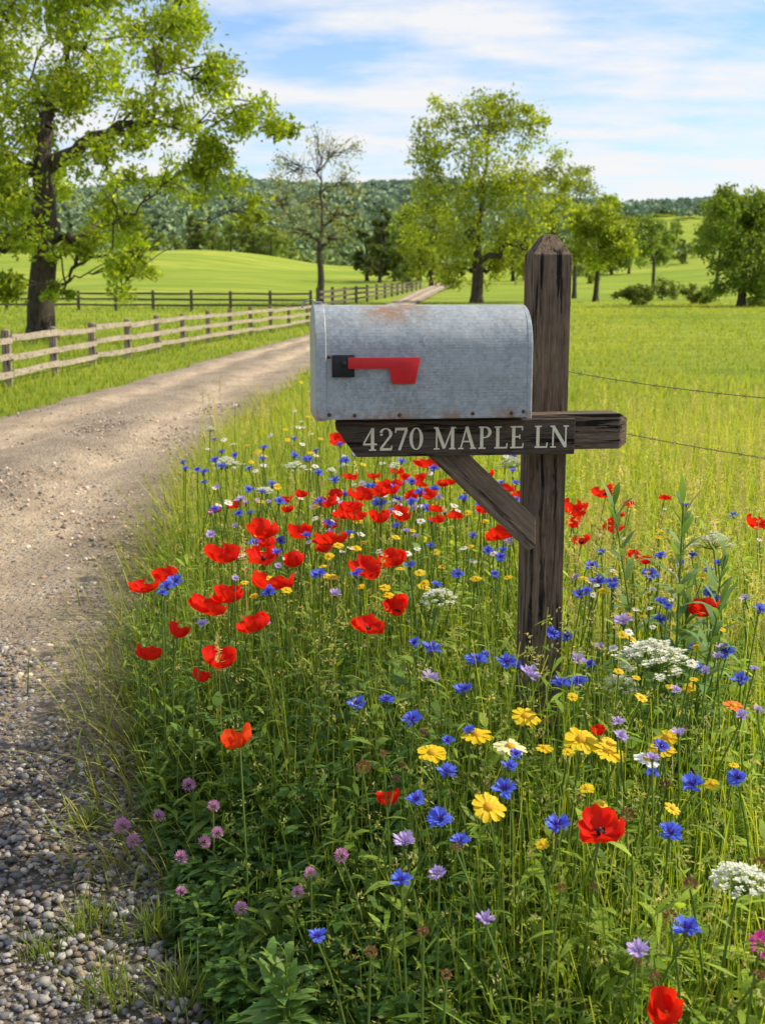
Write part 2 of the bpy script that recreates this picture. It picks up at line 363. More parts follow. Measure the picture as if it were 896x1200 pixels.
def stones(N,ymin,ymax,smin,smax,pw,warm=0):
    y=ymin+(ymax-ymin)*rng.random(N)**pw; e_=edR(y)+.2
    lo=np.maximum(-.36*y-.35,-3.9); x=lo+(e_-lo)*rng.random(N)
    if ymax>5:
        md=rng.random(N); wd_=e_-edL(y); x=np.where(md<.40,e_-rng.random(N)**2*.9,np.where(md<.66,edL(y)+wd_*(.49+rng.normal(0,.07,N)),e_-rng.random(N)*wd_))
    r=smin+(smax-smin)*rng.random(N)**2.4
    q=unit(rng.normal(size=(N,4))); a,b,c,d=q.T
    R=np.stack([np.stack([1-2*(c*c+d*d),2*(b*c-a*d),2*(b*d+a*c)],-1),np.stack([2*(b*c+a*d),1-2*(b*b+d*d),2*(c*d-a*b)],-1),np.stack([2*(b*d-a*c),2*(c*d+a*b),1-2*(b*b+c*c)],-1)],1)
    sc=rng.uniform(.6,1.15,(N,1,3)); v=IV[None]*sc*rng.uniform(.84,1.12,(N,len(IV),1))
    v=np.einsum('nij,nvj->nvi',R,v); v[:,:,2]*=.72
    uu=np.clip((x-edL(y))/(edR(y)+.14-edL(y)),0,1); tk=np.exp(-((uu-.27)/.10)**2)+np.exp(-((uu-.70)/.10)**2)
    z0=.004+np.sin(uu*PI)**.7*.055*(1-.9*np.clip(tk,0,1))
    v=v*r[:,None,None]+np.stack([x,y,z0+r*rng.uniform(.1,.55,N)],-1)[:,None,:]
    pal=np.array([[.27,.255,.24],[.18,.175,.175],[.38,.345,.305],[.31,.25,.195],[.12,.115,.115],[.48,.44,.39],[.29,.225,.17],[.22,.215,.215]])
    col=pal[rng.integers(0,8,N)]*rng.uniform(.75,1.15,(N,1))*(np.array([1.3,1.15,.98])*1.3 if warm else 1)
    F=(IF[None]+(np.arange(N)*len(IV))[:,None,None]).reshape(-1,3)
    return v.reshape(-1,3),F,np.repeat(col,len(IV),0)
A=Acc(); A.add(*stones(14500,1.35,4.9,.0045,.0140,1.1)); A.add(*stones(7500,3.6,13,.006,.018,1.3,1))
tag(link('gravel',A.mesh('gravel',M['stone'],True)),'loose grey gravel stones on the dirt road','gravel',kind='stuff')
# ---------------------------------------------------------------- the mailbox
T=empty('mailbox',(.352,2.6,0),math.radians(7))
tag(T,'weathered galvanised mailbox with red flag on dark wooden post with 4270 MAPLE LN sign','mailbox')
mb=MB(); h=.041
rows=[[(-s*1+o,-s,z),(s+o,-s,z),(s+o,s,z),(-s+o,s,z)] for s,z,o in ((h,-.15,.002),(h*1.01,.45,.001),(h*.99,.9,0),(h,1.345,0),(.013,1.386,0))]
mb.quadstrip(rows,True); mb.poly(rows[-1]); mb.poly(rows[0][::-1])
me=mb.mesh('post',M['postwood'],False,None,.0016); tag(link('post',me,T),'weathered dark brown square post with bevelled top')
mb=MB(); rows=[]
for x,dy,dz in ((-.466,.0,.0),(.140,.0,.0),(.158,.011,.011)):
    rows.append([(x,-.098+dy,.940+dz),(x,-.028-dy,.940+dz),(x,-.028-dy,1.015-dz),(x,-.098+dy,1.015-dz)])
rows[0][0]=(-.424,-.098,.940); rows[0][1]=(-.424,-.028,.940)
mb.quadstrip(rows,True); mb.poly(rows[-1]); mb.poly(rows[0][::-1])
link('beam',mb.mesh('beam',M['beamwood'],False,None,.002),T)
mb=MB()
fr=[(-.466,1.007),(-.464,.992),(-.422,.934),(.036,.933),(.037,1.0075)]
mb.poly([(x,-.118,z) for x,z in fr][::-1]); mb.poly([(x,-.1005,z) for x,z in fr])
for k in range(5):
    a=fr[k]; b=fr[(k+1)%5]; mb.poly([(a[0],-.118,a[1]),(b[0],-.118,b[1]),(b[0],-.1005,b[1]),(a[0],-.1005,a[1])])
SB=link('sign_board',mb.mesh('sign_board',M['boardwood'],False,None,.002),T)
mb=MB()
mb2=[(-.278,.939),(-.190,.939),(-.0355,.792),(-.0355,.727),(-.052,.722)]
mb.poly([(x,-.090,z) for x,z in mb2]); mb.poly([(x,-.034,z) for x,z in mb2][::-1])
for k in range(5):
    p=mb2[k]; q=mb2[(k+1)%5]; mb.poly([(p[0],-.090,p[1]),(p[0],-.034,p[1]),(q[0],-.034,q[1]),(q[0],-.090,q[1])])
link('brace',mb.mesh('brace',M['bracewood'],False,None,.002),T)
GL={'4':(.66,[('l',.44,0,.44,1,.15),('l',.42,.97,.04,.30,.07),('l',.02,.28,.64,.28,.08),('l',.28,.025,.60,.025,.06)]),
'2':(.62,[('a',.30,.73,.22,.235,165,-35,.07,.14),('l',.48,.60,.07,.07,.1),('l',.04,.05,.56,.05,.11),('l',.55,.03,.575,.2,.06),('l',.09,.74,.12,.66,.12)]),
'7':(.60,[('l',.04,.94,.58,.94,.12),('l',.545,.92,.22,0,.12),('l',.055,.98,.055,.78,.06)]),
'0':(.64,[('a',.31,.5,.235,.475,0,360,.06,.15)]),
'M':(1.04,[('l',.15,0,.15,1,.07),('l',.14,.99,.50,.05,.15),('l',.50,.05,.86,.98,.07),('l',.87,0,.87,1,.15),('l',.02,.03,.28,.03,.06),('l',.72,.03,1.02,.03,.06),('l',.02,.97,.2,.97,.06),('l',.82,.97,1.02,.97,.06)]),
'A':(.84,[('l',.40,1,.13,.02,.07),('l',.40,1,.70,.02,.15),('l',.2,.34,.6,.34,.065),('l',.01,.03,.26,.03,.06),('l',.55,.03,.84,.03,.06)]),
'P':(.66,[('l',.18,0,.18,1,.15),('a',.30,.74,.25,.235,90,-90,.06,.15),('l',.04,.97,.32,.97,.06),('l',.2,.505,.32,.505,.06),('l',.03,.03,.36,.03,.06)]),
'L':(.66,[('l',.18,0,.18,1,.15),('l',.03,.97,.35,.97,.06),('l',.03,.035,.6,.035,.07),('l',.585,.01,.61,.24,.06)]),
'E':(.68,[('l',.18,0,.18,1,.15),('l',.03,.965,.58,.965,.07),('l',.2,.52,.46,.52,.07),('l',.03,.035,.60,.035,.07),('l',.575,.8,.575,.99,.055),('l',.46,.42,.46,.62,.055),('l',.60,.01,.62,.23,.055)]),
'N':(.90,[('l',.15,0,.15,1,.07),('l',.14,.98,.73,.04,.15),('l',.74,0,.74,1,.07),('l',.02,.03,.29,.03,.06),('l',.62,.97,.87,.97,.06),('l',.01,.97,.2,.97,.06)]),' ':(.30,[])}
txt='4270 MAPLE LN'; tot=sum(GL[c][0]+.07 for c in txt)
cap=.0465; x0,x1=-.410,.027; sxw=(x1-x0)/tot; cur=x0; zb0=.9475
for c in txt:
    wd,st=GL[c]; LT=MB(); li=0
    for s in st:
        yy=-.1188-li*.00005; li+=1
        if s[0]=='l':
            _,ax,az,bx,bz,t=s; p=Vector((ax,az));q=Vector((bx,bz)); dd=(q-p).normalized(); nn=Vector((-dd.y,dd.x))*t*.5
            LT.poly([(cur+v.x*sxw,yy,zb0+v.y*cap) for v in (p+nn,q+nn,q-nn,p-nn)])
        else:
            _,cx_,cz,rx,ry_,a0,a1,tn,tk=s; r1=[];r2=[]
            for k in range(25):
                an=math.radians(a0+(a1-a0)*k/24); tt=tn+(tk-tn)*abs(math.cos(an))
                r1.append((cur+(cx_+(rx+tt/2)*math.cos(an))*sxw,yy,zb0+(cz+(ry_+tt/2*.7)*math.sin(an))*cap))
                r2.append((cur+(cx_+(rx-tt/2)*math.cos(an))*sxw,yy,zb0+(cz+(ry_-tt/2*.7)*math.sin(an))*cap))
            LT.quadstrip([r1,r2])
    if st: link('letter' if c.isalpha() else 'digit',LT.mesh('letter',M['cream']),SB)
    cur+=(wd+.07)*sxw
bw=.083; bh=.1425; Zb=1.0165; XL,XR=-.500,-.069; yc=-.076
def prof(s=1.0,n=18):
    w_=bw*s; pts=[(-w_,-.000),(-w_,bh)]
    for k in range(1,n): an=PI-PI*k/n; pts.append((w_*math.cos(an),bh+w_*math.sin(an)))
    pts+=[(w_,bh),(w_,0)]; return pts
mb=MB(); p0=prof()
xs=[XL]+list(np.linspace(XL+.02,XR-.02,8))+[XR-.012,XR]
rows=[[(x,yc+y*1.0,z) for y,z in (prof(.985) if x==XR else p0)] for x in xs]
mb.quadstrip(rows,True); mb.poly(rows[-1]); mb.poly(rows[0][::-1])
B=link('mailbox_body',mb.mesh('mailbox_body',M['galv'],True,35),T,(0,0,Zb)); tag(B,'dented grey galvanised arched box with rust along its bottom edge')
def rim(xa,xb,sa):
    m_=MB(); pa=prof(sa); rows=[[(x,yc+y,z-.002) for y,z in pp] for x,pp in ((xa,prof(sa-.03)),(xa+.002,pa),(xb-.002,pa),(xb,prof(sa-.025)))]
    m_.quadstrip(rows,True); m_.poly(rows[0][::-1]); m_.poly(rows[-1]); return m_
link('back_rim',rim(XR-.010,XR+.001,1.022).mesh('back_rim',M['galv'],True,30),B)
link('door',rim(XL-.008,XL+.014,1.05).mesh('door',M['galv'],True,30),B)
mb=MB(); mb.tube([(XL-.002,yc,bh+bw+.004),(XL-.006,yc,bh+bw+.010),(XL-.016,yc,bh+bw+.010),(XL-.026,yc,bh+bw+.004),(XL-.028,yc,bh+bw-.006)],.0022,6)
mb.box(XL-.004,XL+.012,yc-.012,yc+.012,bh+bw+.003,bh+bw+.007)
link('door_latch',mb.mesh('door_latch',M['galv'],True,40),B)
yf=yc-bw
for x,z in ((-.43,.008),(-.34,.008),(-.19,.009),(-.11,.009),(-.481,.010),(-.481,.125),(-.085,.012)):
    mb=MB(); rows=[[(x+r*math.cos(2*PI*k/10),yf-d_,z+r*math.sin(2*PI*k/10)) for k in range(10)] for r,d_ in ((.0042,-.001),(.0038,.0014),(.002,.0024),(.0003,.0026))]
    mb.quadstrip(rows,True); link('rivet',mb.mesh('rivet',M['rivet'],True),B)
fx=-.4525; fz=.107
mb=MB(); mb.box(fx-.023,fx+.022,yf-.010,yf-.0005,fz-.022,fz+.022); link('flag_bracket',mb.mesh('flag_bracket',M['black'],True,40,.0025),B)
mb=MB(); out=[(fx+.008,fz-.005),(fx+.090,fz-.005),(fx+.097,fz-.036),(fx+.142,fz-.036),(fx+.153,fz+.017),(fx+.008,fz+.017)]
ya,yb=yf-.0145,yf-.0115
mb.poly([(x,ya,z) for x,z in out]); mb.poly([(x,yb,z) for x,z in out][::-1])
for k in range(6):
    p=out[k];q=out[(k+1)%6]; mb.poly([(p[0],ya,p[1]),(p[0],yb,p[1]),(q[0],yb,q[1]),(q[0],ya,q[1])])
tag(link('flag',mb.mesh('flag',M['red'],True,40,.0008),B),'red signal flag lying level and pointing right')
mb=MB(); rows=[[(fx+r*math.cos(2*PI*k/10),yf-d_,fz+.005+r*math.sin(2*PI*k/10)) for k in range(10)] for r,d_ in ((.006,.009),(.0055,.018),(.003,.019),(.0002,.0192))]
mb.quadstrip(rows,True); link('flag_pivot',mb.mesh('flag_pivot',M['black'],True,40),B)
# ---------------------------------------------------------------- fences
def railbox(a,b,hh,th,off):
    a=Vector(a);b=Vector(b); d=b-a; ax=d.normalized(); nrm=Vector((ax.y,-ax.x,0)).normalized(); up=ax.cross(nrm)*-1
    if up.z<0: up=-up
    mb=MB(); rows=[]
    for k in range(4):
        t=k/3; c=a+d*t+nrm*off; j1=1+random.uniform(-.12,.12); jz=random.uniform(-.008,.008)
        rows.append([(c+nrm*(s*th/2)+up*(q*hh/2*j1+jz))[:] for s,q in ((-1,-1),(1,-1),(1,1),(-1,1))])
    mb.quadstrip(rows,True); mb.poly(rows[-1]); mb.poly(rows[0][::-1])
    return mb
def fence(name,label,pts,ph,pw,heights,rh,mp,mr):
    base=pts[0]; e=empty(name,(base[0],base[1],float(Hf(*base)))); tag(e,label,'fence')
    P3=[Vector((x-base[0],y-base[1],float(Hf(x,y))-e.location.z)) for x,y in pts]
    for k,p in enumerate(P3):
        mb=MB(); q=pw/2; hh=ph*random.uniform(.97,1.05); lx=random.uniform(-.015,.015)
        rows=[[(s*q*f+lx*z/ph,t*q*f,z) for s,t in ((-1,-1),(1,-1),(1,1),(-1,1))] for f,z in ((1,-.2),(1,hh*.5),(.97,hh),(.6,hh+.015))]
        mb.quadstrip(rows,True); mb.poly(rows[-1])
        link('post',mb.mesh('post',mp,True,40),e,p,(0,0,math.atan2(1,-.1)))
    for k in range(len(P3)-1):
        for hz_ in heights:
            g=(P3[k+1]-P3[k]).normalized()*.006
            mb=railbox(P3[k]+g+Vector((0,0,hz_+random.uniform(-.02,.02))),P3[k+1]-g+Vector((0,0,hz_+random.uniform(-.02,.02))),rh,.03,pw/2+.019)
            link('rail',mb.mesh('rail',mr,True,40),e)
fy=[11.2,13.3,15.4,17.4,19.4,21.4,23.4,25.4,27.4,29.4,31.5,33.8,36.2,39,42]
fxs=np.interp(fy,[11,15.6,19,25,31,37,42],[-4.85,-4.8,-4.7,-4.25,-3.5,-2.7,-2.0])
fence('wooden_fence','pale weathered post and rail fence along the left side of the dirt road',list(zip(fxs.tolist(),fy)),.71,.10,(.17,.39,.61),.08,M['fencepost'],M['fence'])
fy=[60+6*k for k in range(14)]; fx2=np.interp(fy,[60,75,100,120,140],[-3.2,-2.0,.6,2.4,4.5])
fence('wooden_fence','far dark rail fence climbing beside the distant bend of the road',list(zip(fx2.tolist(),[float(a) for a in fy])),1.1,.16,(.35,.65,.95),.13,M['fencedark'],M['fencedark'])
cx3=np.linspace(-27,-3.4,13); cy3=np.interp(cx3,[-27,-3.4],[64,57.5])
fence('wooden_fence','dark rail fence crossing the left field behind the big tree',list(zip(cx3.tolist(),cy3.tolist())),1.0,.14,(.3,.58,.86),.10,M['fencedark'],M['fencedark'])
e=empty('barbed_wire_fence',(.79,5.5,0)); tag(e,'thin rusty barbed wire fence running right from behind the mailbox post','fence')
pp=[Vector((0,0,0)),Vector((1.0,-1.85,0)),Vector((2.0,-3.6,0))]
for p in pp:
    mb=MB(); mb.box(-.012,.012,-.012,.012,-.2,1.02); mb.box(-.004,.004,-.03,-.0125,-.2,1.0); link('stake',mb.mesh('stake',M['tpost']),e,p)
for hz_ in (.905,.685):
    mb=MB(); pts=[]
    for s in range(2):
        for k in range(10):
            t=k/10; p=pp[s].lerp(pp[s+1],t); pts.append((p.x,p.y,hz_-.03*4*t*(1-t)))
    mb.tube(pts,.0018,5)
    for k in range(34):
        t=(k+.5)/34*2; s=int(t); p=pp[s].lerp(pp[s+1],t-s); z=hz_-.03*4*(t-s)*(1-(t-s)); a=random.uniform(0,PI)
        for g in (0,PI/2):
            dx=Vector((math.cos(a+g)*.012,.004,math.sin(a+g)*.012)); q=Vector((p.x,p.y,z)); mb.tube([q-dx,q+dx],.0012,4)
    link('wire',mb.mesh('wire',M['wire'],True),e)
# ---------------------------------------------------------------- trees
def bez(a,b,c,n):
    t=np.linspace(0,1,n)[:,None]; return a*(1-t)**2+2*b*t*(1-t)+c*t*t
def tree(name,label,base,lobes,tr,fork,nleaf,lsize,c1,c2,ncl,seed,group=None,clr=.36,top=None,cat='tree',lf=.42,dec=.72,topr=.06,twig=.035):
    global rng
    keep=rng; rng=np.random.default_rng(seed); base=np.array(base,float)
    lob=[(np.array(c,float)-base,r) for c,r in lobes]
    e=empty(name,base.tolist()); tag(e,label,cat,group)
    A=Acc(); K=Acc(); grey=np.ones(3)*.5
    tp=np.array(top,float)-base if top is not None else max(lob,key=lambda q:q[0][2])[0]
    zmx=max(q[0][2] for q in lob)
    n=16; t=np.linspace(0,1,n)
    trunk=np.stack([tp[0]*t**1.6+tr*.6*np.sin(t*7+seed)*t,tp[1]*t**1.6+tr*.6*np.cos(t*6)*t,tp[2]*t],-1)
    rad=tr*(1-t)**.75*(1-topr)+tr*topr; rad[0]*=1.4; trunk[0,2]-=tr*.5
    V,F=tube_np(trunk,rad,9); K.add(V,F,np.tile(grey,(len(V),1)))
    totr=sum(r**2 for c,r in lob)
    nodes=[(trunk[k],rad[k]) for k in range(n) if trunk[k,2]>=fork] or [(trunk[-1],rad[-1])]
    order=sorted(lob,key=lambda q: math.hypot(q[0][0],q[0][1])+.15*abs(q[0][2]-zmx*.5))
    for c,r in order:
        best=None
        for p_,r_ in nodes:
            dv=c-p_; dist=np.linalg.norm(dv); low=max(0,.35*dist-dv[2])
            cost=dist+.9*low+(.12*zmx if r_<tr*.06 else 0)
            if best is None or cost<best[0]: best=(cost,p_,r_,dist)
        _,st,r0,dist=best; r0=min(r0*dec,max(tr*lf,.02))
        mid=st*.5+c*.5; mid[2]+=dist*.10; mid+=rng.normal(size=3)*dist*.08
        lb=bez(st,mid,c,10); lb[2:-1]+=rng.normal(size=(7,3))*r*.09
        lr=np.linspace(r0,max(r0*.3,tr*.03),10); V,F=tube_np(lb,lr,6); K.add(V,F,np.tile(grey,(len(V),1)))
        nodes+=[(lb[k],lr[k]) for k in (3,5,7,9)]
        m=max(3,int(ncl*r*r/totr)); per=max(3,int(nleaf/ncl))
        for q in range(m):
            dv=unit(rng.normal(size=3)); cp=c+dv*r*rng.uniform(.2,1)**.55*np.array([1.08,1.08,.95])
            s=lb[rng.integers(4,10)]; md=(s+cp)/2+np.array([0,0,r*.1])
            V,F=tube_np(bez(s,md,cp,5),np.linspace(max(tr*twig,.012),.006,5),4); K.add(V,F,np.tile(grey,(len(V),1)))
            k=int(per*rng.uniform(.4,1.6)); rc=r*clr
            w_=rng.random((k,1))**.6; pos=(s*(1-w_)+cp*w_)*.32+cp*.68+rng.normal(size=(k,3))*rc*np.array([.6,.6,.45])
            pos[:,2]-=rc*.3*rng.random(k)
            br=rng.uniform(.6,1.25); col=varcol(c1,c2,k,.28)*br
            A.add(*leafquads(pos,lsize*rng.uniform(.55,1.3,k),.46,col))
    link('trunk',K.mesh('trunk',M['bark'],True),e); link('crown',A.mesh('crown',M['crown']),e)
    rng=keep; return e
def lp(lst,Yd,dj,seed):
    r_=random.Random(seed); o=[]
    for px,py,rp in lst:
        yy=Yd+r_.uniform(-dj,dj); o.append((at_d(px,py,yy),rp*Yd/FP))
    return o
def gb(px,Yd):
    x=(px-448)/FP*Yd*.985; return (x,Yd,float(Hf(x,Yd)))
LT1=[(100,50,60),(190,40,52),(242,95,46),(297,120,38),(330,148,22),(180,140,48),(60,120,56),(-20,80,72),(-60,200,72),(10,250,44),(135,262,40),(262,208,40),(205,215,36),(150,325,32),(95,295,34),(-30,305,46),(100,-50,80),(215,0,42),(10,-60,80),(20,335,26),(285,242,24),(165,300,28),(60,215,34),(240,155,34),(75,345,18),(-15,180,52),(120,195,36)]
tree('leafy_tree','big spreading tree with dark limbs and lime green leaves at the left',gb(47,30),lp(LT1,30,2.6,1),.36,2.6,46000,.165,(.20,.31,.020),(.47,.55,.05),340,11,clr=.35,top=at_d(60,150,30),lf=.66,dec=.88,topr=.5,twig=.055)
tree('bare_tree','thin half bare tree with sparse olive leaves beside the far road',gb(375,66),lp([(345,200,28),(385,180,28),(405,210,24),(330,235,24),(365,240,28),(400,250,24),(350,270,24),(395,280,22),(372,160,18),(412,175,18),(335,185,16),(420,225,14),(320,210,14)],66,2,2),.22,1.8,2600,.18,(.24,.26,.06),(.38,.40,.11),260,12,lf=.6,dec=.85,topr=.45,top=at_d(377,270,66),twig=.09)
tree('leafy_tree','tall round yellow green tree standing directly behind the mailbox',gb(558,80),lp([(560,145,40),(605,140,38),(515,165,34),(640,190,30),(508,215,36),(560,210,40),(612,225,40),(500,262,34),(545,275,38),(620,280,38),(590,300,32),(645,250,28),(525,315,28),(520,125,22),(575,115,20),(640,308,28),(490,300,26),(655,215,18),(625,130,18),(570,320,22)],80,2.6,3),.42,2.0,20000,.30,(.21,.30,.024),(.47,.53,.055),270,13,clr=.33,lf=.6,dec=.85,topr=.4,top=at_d(562,235,80),twig=.05)
tree('leafy_tree','smaller bright green tree just right of the wooden post top',gb(697,84),lp([(700,250,24),(725,265,22),(680,262,22),(705,290,26),(730,295,18),(675,295,20),(715,238,16)],84,1.8,4),.2,1.6,7500,.30,(.22,.32,.03),(.46,.53,.06),90,14,clr=.34)
tree('bare_tree','thin twiggy tree rising behind the bright one right of the post',gb(672,95),lp([(672,215,20),(690,225,16),(655,225,16),(680,200,12)],95,1.5,5),.18,3,1500,.28,(.22,.29,.05),(.36,.40,.09),60,15)
tree('leafy_tree','dark green bushy tree cut off by the right picture edge',gb(868,70),lp([(865,255,34),(895,260,36),(845,290,30),(880,310,34),(915,300,34),(850,330,24),(885,340,24),(905,340,24),(860,232,20),(890,230,20)],70,1.8,6),.26,1.0,13000,.28,(.12,.21,.028),(.29,.38,.05),130,16)
tree('leafy_tree','pale green tree left of the dark bushy one at the right edge',gb(838,110),lp([(838,245,18),(850,232,14),(828,262,16),(842,275,18)],110,2,7),.2,2,3000,.36,(.20,.28,.05),(.32,.40,.08),40,17)
tree('leafy_tree','mid green tree in the distance right of the bright tree',gb(764,150),lp([(764,262,16),(775,280,18),(752,282,16),(765,298,18)],150,2,8),.25,2,3500,.5,(.15,.24,.05),(.26,.36,.07),40,18)
for px,Yd,lab,sd_,rr in ((742,74,'low dark shrub with reddish twigs in the right field',21,1.0),(775,88,'low green bush beside the dark shrub in the right field',22,1.2),(818,76,'small bush at the foot of the right edge trees',23,.9)):
    b=gb(px,Yd); tree('field_shrub',lab,b,[((b[0]+dx*rr,b[1]+dy,b[2]+dz*rr),.6*rr) for dx,dy,dz in ((-.8,0,.5),(0,.3,.9),(.8,0,.55),(.3,-.3,.4),(-.3,-.4,.5))],.06,.1,1800,.2,(.10,.15,.03),(.20,.25,.045),30,sd_,cat='shrub')
k=0
BG=[(168,262,330),(188,268,330),(208,275,320),(228,252,335),(250,262,330),(272,250,340),(292,258,330),(318,262,330),(430,262,190),(445,240,180),(462,250,185),(478,235,175),(492,262,190),(340,275,320),(800,278,260),(820,262,280),(735,268,240),(715,255,240),(905,255,200),(150,255,335),(300,240,345),(655,250,170),(640,268,190),(505,240,150),(600,255,190),(690,250,200),(785,255,300),(750,250,320)]
labs={8:'dark conifer like tree beside the far road fence',9:'tall dark tree left of the big tree behind the mailbox'}
for px,tp_,Yd in BG:
    b=gb(px,Yd); top=at_d(px,tp_,Yd); hh=max(top[2]-b[2],4); r_=random.Random(k+50); wd=hh*(.38 if k not in (8,9) else .24)
    lb=[((b[0]+r_.uniform(-1,1)*wd*(1-.6*f),b[1]+r_.uniform(-1,1)*wd*.6,b[2]+hh*(.22+.66*f)),wd*(.62-.25*f)) for f in [q/9 for q in range(10)]]
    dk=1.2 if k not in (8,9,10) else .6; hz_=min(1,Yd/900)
    c1=np.array((.13,.19,.045))*dk+np.array((.09,.10,.09))*hz_; c2=np.array((.28,.35,.07))*dk+np.array((.09,.10,.09))*hz_  # distance haze added into the crown colours
    if k%3==0: c1=c1*.68; c2=c2*.68
    if k%4==1: c1=c1*1.2; c2=c2*1.25
    left=px<360
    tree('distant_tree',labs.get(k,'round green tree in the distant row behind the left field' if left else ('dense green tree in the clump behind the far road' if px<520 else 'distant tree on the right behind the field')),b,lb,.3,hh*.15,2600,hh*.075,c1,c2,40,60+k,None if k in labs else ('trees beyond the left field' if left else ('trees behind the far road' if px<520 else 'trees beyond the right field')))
    k+=1
N=5200; yy=430+rng.random(N)**.8*580; aa=rng.uniform(-.52,.52,N); xx=aa*yy
keep=~((np.abs(yy-665)<105)&(np.abs(xx-160)<48)); xx=xx[keep];yy=yy[keep]; N=len(xx); zz_=Hf(xx,yy); q=44
hh=rng.uniform(5,11,N); dv=unit(rng.normal(size=(N,q,3))); dv[...,2]=np.abs(dv[...,2])*1.0-.15
pos=np.stack([xx,yy,zz_+hh*.35],-1)[:,None,:]+dv*np.stack([hh*.6,hh*.6,hh*.45],-1)[:,None,:]*rng.uniform(.8,1.0,(N,q,1))
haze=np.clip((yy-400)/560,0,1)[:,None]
tc_=varcol((.15,.22,.065),(.33,.40,.11),N,.15); tc_=tc_*(1-haze*.72)+np.array([.34,.44,.385])*haze*.72  # far trees fade to a haze tone blended into their colour
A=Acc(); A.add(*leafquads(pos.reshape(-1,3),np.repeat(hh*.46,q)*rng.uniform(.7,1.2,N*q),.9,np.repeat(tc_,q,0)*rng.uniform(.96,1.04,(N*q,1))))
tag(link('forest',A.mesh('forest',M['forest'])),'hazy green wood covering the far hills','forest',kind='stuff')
# ---------------------------------------------------------------- grass and foliage (stuff)
def vdir(N,tilt):
    a=rng.uniform(0,2*PI,N); t=np.abs(rng.normal(0,tilt,N)); return unit(np.stack([np.cos(a)*np.sin(t),np.sin(a)*np.sin(t),np.cos(t)],-1))
def hside(N):
    a=rng.uniform(0,PI,N); return np.stack([np.cos(a),np.sin(a),np.zeros(N)],-1)
def bedpts(N,y0,y1,off=1.5,wide=.52,inset=0):
    l=rng.uniform(math.log(y0+off),math.log(y1+off),N); y=np.exp(l)-off
    e_=edR(y)+.02+inset; x=e_+rng.random(N)*(wide*y+.25-e_); return x,y
def hfol(x,y):
    d=x-edR(y); wdt=np.interp(y,[1.2,2.2,2.9,20],[.75,.60,.24,.25]); hmin=np.interp(y,[1.5,2.4,3.0],[.08,.10,.22])
    top=np.interp(y,[1,2,3,6,10],[.39,.43,.46,.43,.36]); top=top+.10*np.exp(-((x-.33)/.28)**2-((y-2.3)/.3)**2)
    top=top*(1+.12*np.sin(x*9+y*5)*np.sin(y*7-x*4)); return hmin+(top-hmin)*sm(d/wdt)
def lit(x,y): # sunlit look put into leaf colour: brighter, yellower towards right and back of bed
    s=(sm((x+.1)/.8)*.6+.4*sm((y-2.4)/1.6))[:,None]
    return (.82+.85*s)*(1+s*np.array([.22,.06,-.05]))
A=Acc()
x,y=bedpts(19000,.95,9.5); N=len(x); hl=hfol(x,y)*rng.uniform(.4,1.14,N); B0=np.stack([x,y,np.zeros(N)],-1)
c1=varcol((.080,.15,.016),(.21,.29,.034),N)*lit(x,y); A.add(*ribbons(B0,vdir(N,.36),hside(N),hl,rng.uniform(.003,.0090,N)*(1+y*.08),rng.uniform(.0,.4,N),4,blade,c1*.30,c1*2.0))  # shaded blade bases and sunlit tips put into the colour
x,y=bedpts(6200,1.0,8.5,1.5,.52,.12); N=len(x); hl=hfol(x,y)*rng.uniform(.8,1.25,N)
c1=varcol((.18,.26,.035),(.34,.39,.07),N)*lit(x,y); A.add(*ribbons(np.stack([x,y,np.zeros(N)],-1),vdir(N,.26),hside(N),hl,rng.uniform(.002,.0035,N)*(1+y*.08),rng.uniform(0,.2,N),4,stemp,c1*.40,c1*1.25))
x2,y2=bedpts(3000,1.0,7,1.5,.5,.1); tips=np.stack([x2,y2,hfol(x2,y2)*rng.uniform(.75,1.15,len(x2))],-1); m=len(x2); q=9
A.add(*leafquads((tips[:,None,:]+rng.normal(0,.0065,(m,q,3))).reshape(-1,3),rng.uniform(.005,.013,m*q),.4,np.repeat(varcol((.36,.42,.09),(.64,.57,.28),m),q,0)))
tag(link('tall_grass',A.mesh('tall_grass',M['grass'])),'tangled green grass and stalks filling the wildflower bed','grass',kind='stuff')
A=Acc()
def plants(N,y0,y1,hs,ws,pw,lr,dkr,inset=.03,nl=13,xm=None):
    x,y=bedpts(N,y0,y1,1.5,.5,inset)
    if xm is not None: s_=x<xm; x=x[s_]; y=y[s_]; N=len(x)
    hl=hfol(x,y)*rng.uniform(hs[0],hs[1],N)
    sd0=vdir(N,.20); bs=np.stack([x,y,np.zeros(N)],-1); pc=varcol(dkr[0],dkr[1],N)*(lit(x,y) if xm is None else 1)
    A.add(*ribbons(bs,sd0,hside(N),hl,np.full(N,.004),np.zeros(N),3,stemp,pc*.4,pc))
    f=np.linspace(.12,.98,nl)[None,:]+rng.uniform(-.04,.04,(N,nl)); lb=bs[:,None,:]+sd0[:,None,:]*(hl[:,None]*f)[...,None]
    ang=rng.uniform(0,2*PI,(N,1))+np.arange(nl)[None,:]*2.4; el=rng.uniform(.1,.9,(N,nl))
    d0=np.stack([np.cos(ang)*np.cos(el),np.sin(ang)*np.cos(el),np.sin(el)],-1).reshape(-1,3); sdv=np.stack([-np.sin(ang),np.cos(ang),np.zeros_like(ang)],-1).reshape(-1,3)
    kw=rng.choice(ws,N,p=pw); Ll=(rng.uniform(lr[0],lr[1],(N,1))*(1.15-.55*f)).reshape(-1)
    dk=(.36+.86*f).reshape(-1,1); A.add(*ribbons(lb.reshape(-1,3),d0,sdv,Ll,Ll*np.repeat(kw,nl),rng.uniform(.1,.7,N*nl),4,leafp,np.repeat(pc,nl,0)*dk*rng.uniform(.8,1.1,(N*nl,1)),np.repeat(pc,nl,0)*dk*1.45))
